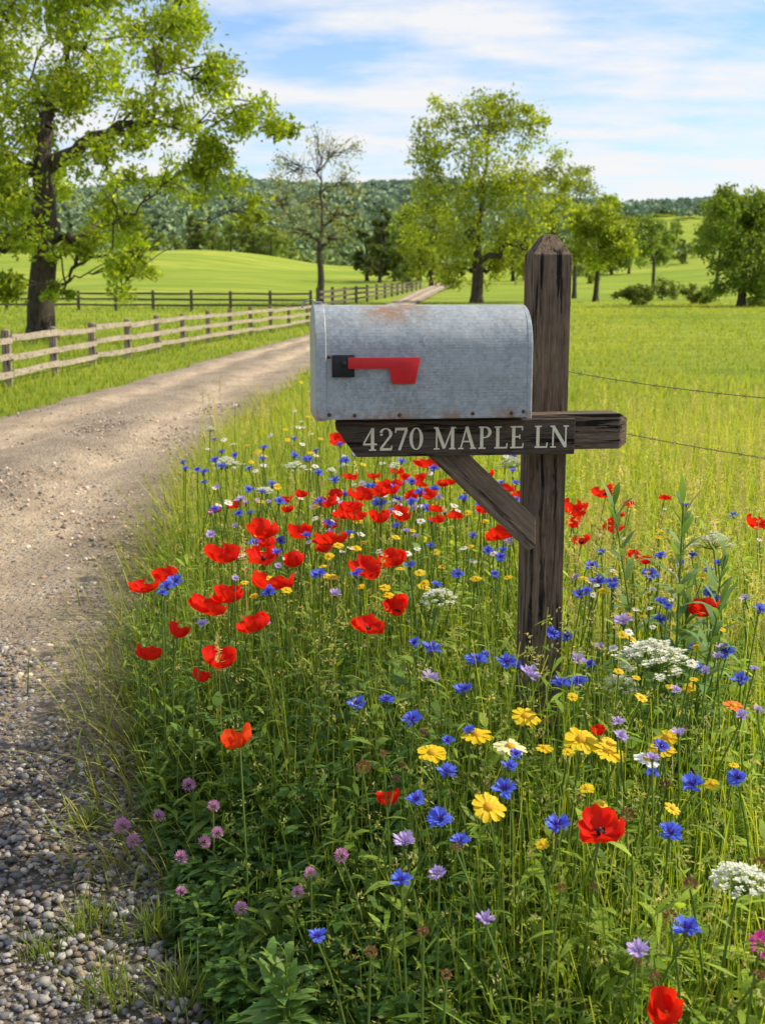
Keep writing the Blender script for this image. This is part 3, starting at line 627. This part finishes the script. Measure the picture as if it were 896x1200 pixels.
plants(5400,1.0,8,(.45,1.08),[.10,.17,.30],[.45,.33,.22],(.045,.115),((.080,.16,.018),(.25,.35,.042)))
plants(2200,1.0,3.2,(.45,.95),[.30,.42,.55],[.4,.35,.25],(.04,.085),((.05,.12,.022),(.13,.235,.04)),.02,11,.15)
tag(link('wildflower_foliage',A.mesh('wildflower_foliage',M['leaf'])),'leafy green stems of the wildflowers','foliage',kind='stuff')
A=Acc(); N=2900; y=rng.uniform(1.3,3.0,N); x=edR(y)+.03+np.abs(rng.normal(0,.28,N)); z=rng.uniform(.03,.15,N)*np.interp(x-edR(y),[0,.3],[.5,1.25])
cp=np.stack([x,y,z],-1); a0=rng.uniform(0,2*PI,N); pc=varcol((.045,.115,.025),(.12,.22,.04),N)
A.add(*ribbons(np.stack([x,y,np.zeros(N)],-1),np.tile([0,0,1.],(N,1)),hside(N),z,np.full(N,.0022),np.zeros(N),1,stemp,pc*.8,pc))
for k in range(3):
    an=a0+k*2.094; d0=np.stack([np.cos(an),np.sin(an),rng.uniform(-.1,.3,N)],-1); sdv=np.stack([-np.sin(an),np.cos(an),np.zeros(N)],-1); Ll=rng.uniform(.012,.022,N)
    A.add(*ribbons(cp,d0,sdv,Ll,Ll*.8,np.full(N,.1),3,lambda t:np.maximum(np.sin(PI*np.clip(t*.9+.04,0,1)),.1),pc,pc*1.25))
tag(link('clover_carpet',A.mesh('clover_carpet',M['leaf'])),'low dark green clover leaves along the gravel edge','clover',kind='stuff')
A=Acc(); N=2600; y=np.exp(rng.uniform(math.log(2.3),math.log(14),N)); x=edR(y)+rng.normal(.05,.11,N)
a=rng.normal(PI,.8,N); t=rng.uniform(.15,.9,N); d0=np.stack([np.cos(a)*np.sin(t),np.sin(a)*np.sin(t),np.cos(t)],-1)
sdv=np.stack([-np.sin(a),np.cos(a),np.zeros(N)],-1); c1=varcol((.22,.30,.045),(.54,.50,.14),N)
A.add(*ribbons(np.stack([x,y,np.zeros(N)],-1),d0,sdv,rng.uniform(.12,.44,N)*np.interp(y,[2.3,2.6,2.9],[.5,.8,1]),rng.uniform(.003,.006,N)*(1+y*.08),rng.uniform(.2,.7,N),5,blade,c1*.5,c1*1.2))
tag(link('road_edge_grass',A.mesh('road_edge_grass',M['grass'])),'arching grass hanging over the road edge','grass',kind='stuff')
A=Acc(); N=58000; y=np.exp(rng.uniform(math.log(5.0),math.log(80),N)); e_=edR(y); x=e_+.05+rng.random(N)*(.5*y+1-e_)
patch=(.5+.5*np.sin(x*.8+y*.3)*np.cos(y*.45-x*.2))[:,None]; pt2=(.5+.5*np.sin(x*.23+1.3*np.sin(y*.17))*np.cos(y*.11+x*.07))
hl=np.interp(y,[5,8,12,20,70],[.40,.33,.18,.13,.16])*rng.uniform(.4,1.3,N)*(.6+.8*pt2)
c1=varcol((.23,.34,.028),(.60,.59,.085),N,.20,np.clip(patch*.35+pt2[:,None]*.55+rng.random((N,1))*.35-.12,0,1))
A.add(*ribbons(np.stack([x,y,Hf(x,y)],-1),vdir(N,.5),hside(N),hl,.0045*(1+y*.16),rng.uniform(0,.4,N),2,blade,c1*.65,c1*1.25))
N=27000; y=np.exp(rng.uniform(math.log(8),math.log(75),N)); e_=edL(y); x=e_+.1-rng.random(N)*(.5*y+1.5+e_).clip(.5)
far=np.clip((e_-x)/3,0,1); hl=np.interp(y,[8,30,70],[.13,.15,.18])*rng.uniform(.5,1.2,N)*(1+far*.4)
c1=varcol((.20,.31,.026),(.50,.54,.07),N,.22)
A.add(*ribbons(np.stack([x,y,Hf(x,y)],-1),vdir(N,.45),hside(N),hl,.0045*(1+y*.16),rng.uniform(0,.3,N),2,blade,c1*.6,c1*1.25))
tag(link('meadow_grass',A.mesh('meadow_grass',M['grass'])),'bright yellow green meadow grass of the open fields','grass',kind='stuff')
A=Acc(); N=860; y=rng.uniform(2.6,8,N); x=np.where(rng.random(N)<.85,rng.uniform(.16,.42,N)*y,rng.uniform(-.2,.4,N)*y); x=np.maximum(x,edR(y)+.2)
hl=rng.uniform(.5,.80,N); d0=vdir(N,.18); bs=np.stack([x,y,np.zeros(N)],-1); c1=varcol((.36,.41,.10),(.66,.56,.26),N)
A.add(*ribbons(bs,d0,hside(N),hl,np.full(N,.0030),np.full(N,.10),4,stemp,c1*.6,c1))
q=34; f=rng.uniform(.78,1.0,(N,q)); pos=bs[:,None,:]+d0[:,None,:]*(hl[:,None]*f)[...,None]; pos[...,2]-=.10*hl[:,None]*f**2; pos+=rng.normal(0,.005,(N,q,3))
A.add(*leafquads(pos.reshape(-1,3),rng.uniform(.010,.020,N*q),.3,np.repeat(c1*1.1,q,0)))
tag(link('seeding_grass',A.mesh('seeding_grass',M['grass'])),'tall seeding grass stems among the flowers','grass',kind='stuff')
for px,py,sc,lab in ((108,1085,1.1,'grass tuft in the gravel left of the clover'),(105,965,.9,'small grass tuft highest up in the gravel'),(48,1118,.8,'tiny grass tuft nearest the left picture edge'),(128,1165,1.2,'grass tuft at the bottom in the gravel'),(180,1090,1.0,'grass tuft between the gravel and the clover'),(215,1165,1.2,'thick grass tuft at the bottom beside the dark foliage')):
    b=at_z(px,py,.03); e=empty('grass_tuft',(b[0],b[1],.015)); tag(e,lab,'grass tuft'); A=Acc(); N=90
    bs=np.stack([rng.normal(0,.024*sc,N),rng.normal(0,.024*sc,N),np.zeros(N)],-1); d0=vdir(N,.65); c1=varcol((.13,.22,.03),(.34,.41,.07),N)
    sdv=unit(np.cross(d0,np.tile([0,0,1.],(N,1)))); A.add(*ribbons(bs,d0,sdv,rng.uniform(.05,.13,N)*sc,np.full(N,.0038),rng.uniform(.1,.5,N),4,blade,c1*.6,c1*1.2))
    link('blades',A.mesh('blades',M['grass']),e)
def weed(px,py,hh,label,nl,ll,wr,seed,nst=1,sp=.10,cols=((.13,.26,.05),(.26,.40,.09))):
    global rng
    keep=rng; rng=np.random.default_rng(seed); p=at_z(px,py,hh); e=empty('leafy_weed',(p[0],p[1],0)); tag(e,label,'weed'); st=MB(); A=Acc()
    for s in range(nst):
        d=Vector((rng.normal(0,sp),rng.normal(0,sp),1)) if s else Vector((0,0,1)); h_=hh*(1 if s==0 else rng.uniform(.7,.97)); pts=[(d.x*h_*t,d.y*h_*t,h_*t) for t in np.linspace(0,1,6)]
        st.tube(pts,[.0045*(1-.6*t) for t in np.linspace(0,1,6)],6)
        f=np.linspace(.15,1.0,nl); bs=np.stack([d.x*h_*f,d.y*h_*f,h_*f],-1); an=rng.uniform(0,6)+np.arange(nl)*2.4; el=.35+.9*f**3
        d0=np.stack([np.cos(an)*np.cos(el),np.sin(an)*np.cos(el),np.sin(el)],-1); sdv=np.stack([-np.sin(an),np.cos(an),0*an],-1); L=ll*(1.15-.55*f)*rng.uniform(.8,1.2,nl)
        c1=varcol(cols[0],cols[1],nl); A.add(*ribbons(bs,d0,sdv,L,L*wr,rng.uniform(.2,.6,nl),5,leafp,c1*.7,c1*1.15))
    link('stem',st.mesh('stem',M['stem'],True),e); link('leaves',A.mesh('leaves',M['weed']),e); rng=keep
weed(800,590,.82,'tall narrow leaved weed standing right of the mailbox post',46,.16,.15,1,5,.13,((.14,.27,.07),(.29,.43,.13)))
weed(493,640,.57,'broad leaved green weed below the brace left of the post',18,.14,.24,2,3)
weed(335,1120,.22,'low broad leaved weed at the bottom left of the flowers',18,.10,.24,3,4)
weed(700,760,.50,'bushy weed right of the post foot',22,.10,.16,4,3)
# ---------------------------------------------------------------- flowers
def petal_cup(R,npet,cup,ruf,seed,hw=62,fold=0):
    r_=random.Random(seed); mb=MB()
    for i in range(npet):
        a0=i*2*PI/npet+r_.uniform(-.12,.12); inner=(i%2); cu=cup*(1.15 if inner else .88)*r_.uniform(.8,1.2); ph=r_.uniform(0,6); ph2=r_.uniform(0,6); fl=r_.uniform(.0,.16); Rp=R*r_.uniform(.92,1.08); rows=[]; sk=r_.uniform(-.25,.25)
        for v in np.linspace(0,1,11):
            row=[]
            for u_ in np.linspace(-1,1,21):
                rm=(1-.15*abs(u_)**3.5)*(1+.03*math.sin(5*u_+ph)+.018*math.sin(17*u_+ph2)+.06*sk*u_); th=a0+math.radians(hw)*u_*(.65+.35*v)
                cv=math.sin(min(v*1.08,1.0)*PI/2)
                rr=Rp*rm*(.92*cv*(1-.12*cu)+.08*v); z=Rp*cu*v**1.9*.85+R*ruf*(math.sin(4*u_+ph2)*.8+.5*math.sin(12*u_+ph))*v**2.5+.003*inner*v+R*fold*math.sin(3.2*u_+ph+2.5*v)*v**1.5
                z-=R*fl*max(0,v-.7)*2.0
                row.append((rr*math.cos(th),rr*math.sin(th),z))
            rows.append(row)
        mb.quadstrip(rows)
    return mb
heads={}
def defhead(kind,parts): heads[kind]=parts
def pod():
    mb=MB(); mb.lathe([(.001,0),(.0055,.002),(.0062,.008),(.005,.011),(.0005,.0122)],10)
    for k in range(26):
        a=random.uniform(0,2*PI); r=random.uniform(.007,.0115); mb.tube([(.003*math.cos(a),.003*math.sin(a),.002),(r*math.cos(a),r*math.sin(a),random.uniform(.008,.013))],[.0004,.0010],4)
    return mb
podm=pod().mesh('flower_center',M['poppydk'],True)
PK=[]
for k,(cup,ruf,npet,hw,fo) in enumerate(((.62,.10,4,74,.05),(.78,.11,4,72,.05),(.52,.12,4,76,.08),(1.05,.08,4,74,0),(.66,.15,5,62,.12),(.85,.11,4,70,.06),(.58,.14,5,64,.08),(.92,.10,4,76,.05))):
    PK.append('poppy%d'%k)
    for nm_,mt in (('',M['poppy']),('o',M['poppyo'])):
        defhead('poppy%d%s'%(k,nm_),[('petals',petal_cup(.045,npet,cup,ruf,k+3,hw,fo).mesh('petals',mt,True)),('flower_center',podm)])
def diam(mb,a,b,w,up=Vector((0,0,1)),m=.6):
    a=Vector(a);b=Vector(b); s=(b-a).cross(up)
    s=s.normalized()*w*.5 if s.length>1e-6 else Vector((w*.5,0,0)); c=a.lerp(b,m); mb.poly([a,c+s,b,c-s])
def cornhead(pm,im,seed):
    r_=random.Random(seed); o=MB()
    for i in range(12):
        a=i*2*PI/12+r_.uniform(-.15,.15); el=r_.uniform(.05,.85); L=r_.uniform(.016,.022); st=Vector((math.cos(a)*.004,math.sin(a)*.004,.012))
        for da in (-.34,-.11,.11,.34):
            d=Vector((math.cos(a+da)*math.cos(el),math.sin(a+da)*math.cos(el),math.sin(el)+r_.uniform(-.2,.2)))
            diam(o,st,st+d*L*r_.uniform(.75,1.05),.0056,Vector((r_.uniform(-.4,.4),r_.uniform(-.4,.4),1)),.7)
    n=MB()
    for i in range(30):
        a=r_.uniform(0,2*PI); el=r_.uniform(.6,1.4); d=Vector((math.cos(a)*math.cos(el),math.sin(a)*math.cos(el),math.sin(el))); st=Vector((math.cos(a)*.002,math.sin(a)*.002,.011)); n.tube([st,st+d*r_.uniform(.007,.013)],[.0009,.0005],4)
    c=MB(); c.lathe([(.001,-.004),(.0052,0),(.0062,.006),(.0045,.012),(.003,.013)],9)
    return [('petals',o.mesh('petals',pm)),('inner_florets',n.mesh('inner_florets',im)),('calyx',c.mesh('calyx',M['calyx'],True))]
for k in range(3): defhead('corn%d'%k,cornhead(M['corn'],M['cornin'],k+1)); defhead('lilac%d'%k,cornhead(M['lilac'],M['lilac'],k+9))
def daisy(pm,npet,seed,cm=None):
    r_=random.Random(seed); o=MB()
    for i in range(npet):
        a=i*2*PI/npet+r_.uniform(-.1,.1); L=.0195*r_.uniform(.85,1.1); up=r_.uniform(.0,.3); rows=[]; wd=.0115*14/npet
        for t,wt in ((0,.45),(.35,.85),(.7,1.0),(.93,.75),(1.0,.35)):
            r=.005+L*t; z=L*(up*t-.22*t*t)+.0015*(i%2)+.004; row=[]
            for s in (-.5,0,.5): row.append((r*math.cos(a)-s*wd*wt*math.sin(a),r*math.sin(a)+s*wd*wt*math.cos(a),z-(.0012 if s==0 else 0)))
            rows.append(row)
        o.quadstrip(rows)
    c=MB(); c.lathe([(.0078,.003),(.0078,.0055),(.006,.0085),(.003,.0098),(.0002,.0102)],14)
    g=MB(); g.lathe([(.001,-.005),(.005,-.002),(.0075,.002),(.0074,.0035)],10)
    return [('petals',o.mesh('petals',pm,True)),('flower_center',c.mesh('flower_center',cm or M['disc'],True)),('calyx',g.mesh('calyx',M['calyx'],True))]
for k in range(3): defhead('yellow%d'%k,daisy(M['yellow'],14+k*2,k+21))
defhead('paley0',daisy(M['paley'],17,31)); defhead('white0',daisy(M['white'],18,32)); defhead('orange0',daisy(M['orange'],13,33))
def umbel(seed,nu=34,R=.046):
    r_=random.Random(seed); o=MB(); g=MB()
    for i in range(nu):
        rr=R*math.sqrt((i+.5)/nu)*r_.uniform(.92,1.10); a=i*2.39996+r_.uniform(-.1,.1); z=.036-.026*(rr/R)**2+r_.uniform(-.004,.004); c=Vector((rr*math.cos(a),rr*math.sin(a),z))
        g.tube([(0,0,0),(c.x*.6,c.y*.6,z*.45),(c.x,c.y,z-.003)],[.0008,.0006,.0005],4,False)
        for q in range(20):
            p=c+Vector((r_.gauss(0,.0036),r_.gauss(0,.0036),r_.gauss(0,.0020))); s=r_.uniform(.0018,.0030)
            for w_ in range(4):
                b=w_*PI/2+r_.uniform(0,1); d=Vector((math.cos(b),math.sin(b),.5)); diam(o,p,p+d*s*1.3,s*1.3)
    return [('umbel',o.mesh('umbel',M['lacew'])),('rays',g.mesh('rays',M['stem'],True))]
defhead('lace0',umbel(1)); defhead('lace1',umbel(2,26))
def cloverh(seed,mt):
    r_=random.Random(seed); o=MB()
    for i in range(80):
        z=1-2*(i+.5)/80*.85; a=i*2.39996; s=math.sqrt(max(0,1-z*z)); d=Vector((s*math.cos(a),s*math.sin(a),z)); d2=(d+Vector((0,0,.5))).normalized()
        p=d*.0055+Vector((0,0,.006)); diam(o,p,p+d2*.0075*r_.uniform(.8,1.2),.0032,Vector((r_.gauss(0,1),r_.gauss(0,1),r_.gauss(0,1))),.6)
    return [('florets',o.mesh('florets',mt))]
defhead('clover0',cloverh(1,M['clover'])); defhead('clover1',cloverh(2,M['clover'])); defhead('magenta0',cloverh(3,M['magenta'])); defhead('seed0',cloverh(4,M['brown']))
defhead('bud0',[('petals',petal_cup(.032,4,1.5,.06,9,75,.05).mesh('petals',M['poppy'],True))])
HW={'poppy':.082,'corn':.042,'lilac':.042,'yellow':.05,'paley':.05,'white':.05,'orange':.05,'lace':.10,'clover':.024,'magenta':.024,'seed':.024,'bud':.055}
NAMES={'poppy':('poppy','poppy'),'corn':('cornflower','cornflower'),'lilac':('lilac_knapweed','wildflower'),'yellow':('yellow_daisy','daisy'),'paley':('pale_daisy','daisy'),'white':('white_daisy','daisy'),'orange':('orange_daisy','daisy'),'lace':('lace_flower','lace flower'),'clover':('clover_flower','clover flower'),'magenta':('magenta_clover','clover flower'),'seed':('seed_head','seed head'),'bud':('poppy','poppy')}
fr_=random.Random(99)
def flower(kind,px,py,wpx,hh,label,group=None,tilt=None,detail=True):
    p=at_z(px,py,hh); k='poppy' if kind.startswith('poppy') else ''.join(ch for ch in kind if not ch.isdigit())
    depth=p[1]*math.cos(P)+(CH-p[2])*math.sin(P); s=wpx/FP*depth/HW[k]; name,cat=NAMES[k]
    bx=p[0]+fr_.gauss(0,.03); by=p[1]+fr_.gauss(.01,.03); gz=float(Hf(bx,by)); off=Vector((p[0]-bx,p[1]-by,hh-gz))
    e=empty(name,(bx,by,gz)); tag(e,label,cat,group)
    st=MB(); c=Vector((-off.x*.4+fr_.gauss(0,.02),-off.y*.4,off.z*.55)); n=7 if detail else 4; pts=[]
    for i in range(n):
        t=i/(n-1); pts.append((c*2*t*(1-t)+off*t*t)[:])
    r=.0019 if k not in ('lace',) else .0026
    r*=1 if detail else 1.2
    st.tube(pts,[r*(1.15-.3*i/(n-1)) for i in range(n)],5 if detail else 3)
    link('stem',st.mesh('stem',M['stem'],True),e)
    az=fr_.uniform(-2.6,-.5) if k not in ('lace','poppy') else fr_.uniform(0,6.28)
    if tilt is None:
        tilt=fr_.uniform(.1,.6)
        if k=='poppy': tilt=fr_.uniform(.0,.40) if math.sin(az)<0 else fr_.uniform(.0,.5)
    if k=='lace': tilt=fr_.uniform(.0,.22)
    ax=Vector((-math.sin(az),math.cos(az),0)); R=Matrix.Rotation(tilt,3,ax)@Matrix.Rotation(fr_.uniform(0,6.28),3,'Z'); eu=R.to_euler()
    zb={'poppy':-.014,'lace':-.012,'bud':-.02}.get(k,.004)
    for nm_,me in heads[kind]: link(nm_,me,e,off+Vector((0,0,zb*s)),eu,(s,s,s))
    return e
PO=[(703,970,52,.50,'4','large red poppy at lower right, the nearest open poppy to the camera'),
(281,868,36,.42,'1o','lone orange red poppy on the shaded left side above the pink clovers'),
(171,768,30,.40,'1','red poppy at the road edge, lowest of those beside the gravel'),
(258,774,36,.44,'7','cupped red poppy just above the lone orange red poppy'),
(301,733,36,.50,'5','red poppy between the big pair and the cupped one on the left'),
(429,733,34,.50,'2','red poppy alone below the brace, midway between post and left drift'),
(240,711,40,.52,'0','left half of the big overlapping pair of red poppies at left'),(268,700,36,.53,'1','right half of the big overlapping pair of red poppies at left'),
(320,683,44,.55,'6','wide red poppy right of the big overlapping pair'),(208,743,24,.46,'3','small red poppy bud opening below the big pair at left'),
(169,688,32,.50,'0','leftmost red poppy, hanging over the road edge'),(193,676,30,.51,'5','red poppy touching the leftmost one by the road'),
(257,652,38,.55,'7','red poppy above the big pair at left'),(313,625,32,.56,'1','red poppy highest of the left drift above two others'),
(309,652,36,.55,'4','red poppy directly under the highest of the left drift'),(351,625,28,.56,'5','red poppy right of the highest of the left drift'),
(386,632,36,.57,'2','wide red poppy under the left end of the sign board'),(423,666,36,.57,'0','big red poppy left of a slightly smaller one below the brace'),
(462,657,32,.57,'7','red poppy to the right of the big one below the brace'),(346,660,24,.52,'3','small dark red poppy behind the wide one of the left drift'),
(466,714,28,.48,'3','dark red half closed poppy low below the brace'),(588,626,34,.56,'6','red poppy just left of the post below the brace foot'),
(673,598,30,.58,'1','red poppy close on the right of the post'),(710,577,28,.58,'0','red poppy upper right of the post below the beam stub'),
(828,716,34,.57,'7','red poppy far right, standing alone below the white lace flower'),(886,615,26,.58,'1','red poppy at the right picture edge'),
(717,620,24,.54,'5','red poppy below another one right of the post'),(457,568,28,.58,'4','round red poppy below the letters of the sign'),
(423,580,28,.57,'0','red poppy left of the round one below the sign'),(502,543,32,.60,'2','red poppy touching the lower edge of the sign board'),
(398,517,22,.60,'1','red poppy peeking out under the left tip of the sign board'),(404,603,26,.56,'6','red poppy above the wide one under the sign tip'),(385,590,24,.56,'1','red poppy highest left of the group under the sign tip'),
(455,940,26,.36,'3','dark red poppy deep in the shade below the yellow daisies'),(233,795,20,.40,'3','tiny red poppy low beside the cupped one at left'),(700,858,16,.44,'3','tiny red poppy just above the yellow daisies')]
for px,py,wp,hh,v,lab in PO: flower('poppy'+v,px,py,wp*1.08,hh,lab)
flower('bud0',780,1185,40,.42,'half closed red poppy cut off by the bottom picture edge',tilt=.2)
CO=[(653,978,32,.46,'blue cornflower beside the large red poppy at lower right'),(516,968,30,.45,'blue cornflower left of the lowest yellow daisy'),(590,932,28,.46,'blue cornflower above the lowest yellow daisy'),
(522,913,24,.44,'blue cornflower under the leftmost yellow daisy'),(488,945,24,.43,'blue cornflower lower left of the leftmost yellow daisy'),(539,994,24,.42,'blue cornflower below the lowest yellow daisy'),
(470,1040,26,.40,'blue cornflower low in the middle of the shaded foliage'),(372,1105,24,.34,'lowest blue cornflower on the left, near the bottom edge'),(784,983,28,.46,'blue cornflower right of the large red poppy'),
(812,928,28,.47,'blue cornflower at right below the yellow daisies'),(864,918,24,.47,'blue cornflower near the right edge below the orange flower'),(803,1099,34,.46,'blue cornflower at the lower right corner'),
(505,770,26,.50,'blue cornflower above the lilac one left of the post foot'),(558,783,26,.50,'left one of two blue cornflowers left of the post foot'),(593,785,26,.50,'blue cornflower touching the post foot on its left'),
(420,832,22,.44,'left one of a pair of small blue cornflowers over the shaded foliage'),(452,827,20,.44,'right one of a pair of small blue cornflowers over the shaded foliage'),(485,850,24,.44,'blue cornflower above the leftmost yellow daisy'),
(543,817,24,.47,'blue cornflower between the post foot and the yellow daisies'),(655,810,26,.49,'blue cornflower in front of the post foot on its right'),(678,808,24,.49,'blue cornflower right of the one in front of the post foot'),
(702,691,24,.54,'blue cornflower right of the post at mid height'),(760,681,24,.55,'blue cornflower above the big white lace flower'),(850,771,22,.51,'blue cornflower right of the big white lace flower'),(867,804,22,.50,'blue cornflower near the right edge above the orange flower'),
(645,748,20,.53,'small blue cornflower against the post, lower one'),(634,730,18,.54,'small blue cornflower against the post, upper one')]
for i,(px,py,wp,hh,lab) in enumerate(CO): flower('corn%d'%(i%3),px,py,wp,hh,lab)
YE=[(506,888,38,.46,'leftmost yellow daisy, standing apart from the others'),(558,867,38,.47,'yellow daisy second from the left'),(615,845,36,.48,'highest yellow daisy, below the post foot'),(680,873,44,.48,'biggest yellow daisy, right of the pale one'),
(710,886,38,.47,'yellow daisy overlapping the biggest one on its right'),(782,869,34,.49,'upper one of two yellow daisies on the right'),(776,883,34,.48,'lower one of two yellow daisies on the right'),(637,880,22,.44,'small half hidden yellow daisy between the pale and the biggest one'),(571,951,42,.46,'lowest yellow daisy, facing the camera'),(712,875,26,.48,'small yellow daisy behind the overlapping pair')]
for i,(px,py,wp,hh,lab) in enumerate(YE): flower('yellow%d'%(i%3),px,py,wp,hh,lab,tilt=.6 if i==8 else None)
flower('paley0',597,882,42,.48,'pale cream daisy with yellow middle among the yellow ones'); flower('white0',757,895,34,.47,'white daisy between the yellow daisies on the right'); flower('orange0',858,831,26,.50,'single orange flower near the right edge')
for i,(px,py,wp,hh,lab) in enumerate([(765,776,92,.54,'big white lace flower right of the post foot'),(515,702,46,.54,'white lace flower left of the post below the brace'),(866,1034,74,.47,'white lace flower at the lower right edge'),(835,638,52,.60,'white lace flower far right at mid height'),(265,545,34,.52,'flat white lace flower near the road in the far left of the bed'),(727,803,44,.48,'small greenish lace flower beside the big white one'),(600,545,34,.56,'small white lace flower behind the brace'),(345,548,26,.54,'small white lace flower among the far left flowers')]): flower('lace%d'%(i%2),px,py,wp,hh,lab)
for i,(px,py,wp,hh,lab) in enumerate([(648,700,24,.56,'lilac knapweed against the post at mid height'),(502,803,24,.47,'lilac knapweed left of the post foot'),(617,800,28,.50,'lilac knapweed touching the front of the post foot'),(730,736,24,.54,'lilac knapweed above the big lace flower'),(474,995,28,.40,'pale lilac knapweed in the shade above the low cornflower'),(569,1086,24,.40,'lilac knapweed low at the bottom centre'),(747,1122,28,.45,'pale lilac knapweed near the bottom right'),(514,1030,22,.40,'lilac knapweed right of the pale one in the shade'),(675,780,22,.50,'lilac knapweed right of the post foot')]): flower('lilac%d'%(i%3),px,py,wp,hh,lab)
for i,(px,py,wp,hh,lab) in enumerate([(144,975,20,.09,'pink clover flower farthest left by the gravel'),(158,990,17,.09,'pink clover flower just right of the farthest left one'),(186,962,15,.13,'pink clover flower above the pair by the gravel'),(238,992,16,.17,'upper one of a cluster of pink clovers on the left'),(211,1010,17,.15,'lower left one of a cluster of pink clovers'),(250,950,15,.22,'pink clover flower above the cluster'),(222,925,17,.22,'highest pink clover flower on the left'),(256,981,15,.2,'right one of a cluster of pink clovers'),(364,1028,15,.29,'pink clover flower in the dark foliage at centre left'),(283,1070,16,.18,'lowest pink clover flower'),(349,1051,15,.26,'pink clover flower left of the low cornflower'),(401,1008,18,.32,'pink clover flower farthest right'),(213,1050,14,.14,'pink clover flower near the grass tuft')]): flower('clover%d'%(i%2),px,py,wp,hh,lab)
flower('magenta0',888,1118,34,.44,'magenta clover at the lower right picture edge')
for i,(px,py,hh,lab) in enumerate([(808,1042,.46,'brown seed head at lower right beside the lace flower'),(785,1080,.44,'brown seed head above the corner cornflower'),(425,905,.40,'brown seed head left of the leftmost yellow daisy'),(735,960,.45,'brown seed head right of the large poppy')]): flower('seed0',px,py,18,hh,lab)
def scatter(kinds,n,xr,yr,wr,hr,label,group):
    i=0
    while i<n:
        px=fr_.uniform(*xr); py=yr[0]+(yr[1]-yr[0])*fr_.random()
        hh=fr_.uniform(*hr); p=at_z(px,py,hh)
        if p[0]<edR(p[1])+.06: i+=.15; continue
        wv=wr[0]+(wr[1]-wr[0])*((py-yr[0])/(yr[1]-yr[0]))
        flower(fr_.choice(kinds),px,py,wv*fr_.uniform(.75,1.15),hh,label,group,detail=False); i+=1
CK=['corn0','corn1','corn2']
scatter(PK,34,(390,610),(552,612),(16,23),(.54,.64),'small red poppy in the far drift behind the brace','poppies behind the brace')
scatter(PK,13,(250,420),(575,650),(16,22),(.50,.58),'small red poppy at the back of the left drift','poppies at the back left')
scatter(PK,9,(670,890),(560,660),(14,20),(.54,.62),'small red poppy in the meadow right of the post','poppies right of the post')
scatter(CK,62,(215,610),(515,605),(9,14),(.50,.64),'small blue cornflower in the far flowers left of the post','far blue cornflowers left')
scatter(CK,28,(190,600),(600,700),(13,17),(.50,.58),'small blue cornflower between the poppies left of the post','blue cornflowers among the poppies')
scatter(CK,20,(670,890),(590,740),(11,18),(.52,.6),'small blue cornflower in the meadow right of the post','blue cornflowers right of the post')
scatter(CK,14,(440,890),(740,920),(14,20),(.46,.52),'small blue cornflower low among the front foliage','blue cornflowers in the front')
scatter(['yellow0','yellow1'],80,(280,610),(440,700),(6,14),(.48,.58),'small yellow daisy scattered in the far flowers left','far yellow daisies left')
scatter(['yellow0','yellow1'],30,(670,890),(600,820),(9,15),(.5,.58),'small yellow daisy scattered right of the post','yellow daisies right of the post')
scatter(['yellow0','yellow2'],9,(600,890),(850,1000),(15,22),(.44,.5),'small yellow daisy low among the front flowers','small yellow daisies in front')
scatter(['white0'],95,(240,610),(440,660),(5,12),(.48,.58),'small white daisy in the far flowers left of the post','far white daisies')
scatter(['white0'],28,(670,890),(590,780),(7,12),(.5,.58),'small white daisy in the meadow right of the post','white daisies right of the post')
scatter(['lilac0','lilac1'],34,(220,600),(560,740),(9,15),(.48,.58),'small lilac knapweed among the far flowers','far lilac flowers')
scatter(['lilac0','lilac1'],16,(670,890),(650,900),(11,17),(.5,.56),'small lilac knapweed right of the post','lilac flowers right of the post')
scatter(['seed0'],24,(420,890),(840,1160),(10,14),(.38,.47),'small brown seed head in the front foliage','brown seed heads in front')
scatter(['lace1'],12,(240,600),(500,590),(14,20),(.50,.6),'tiny white lace flower among the far flowers','far lace flowers')
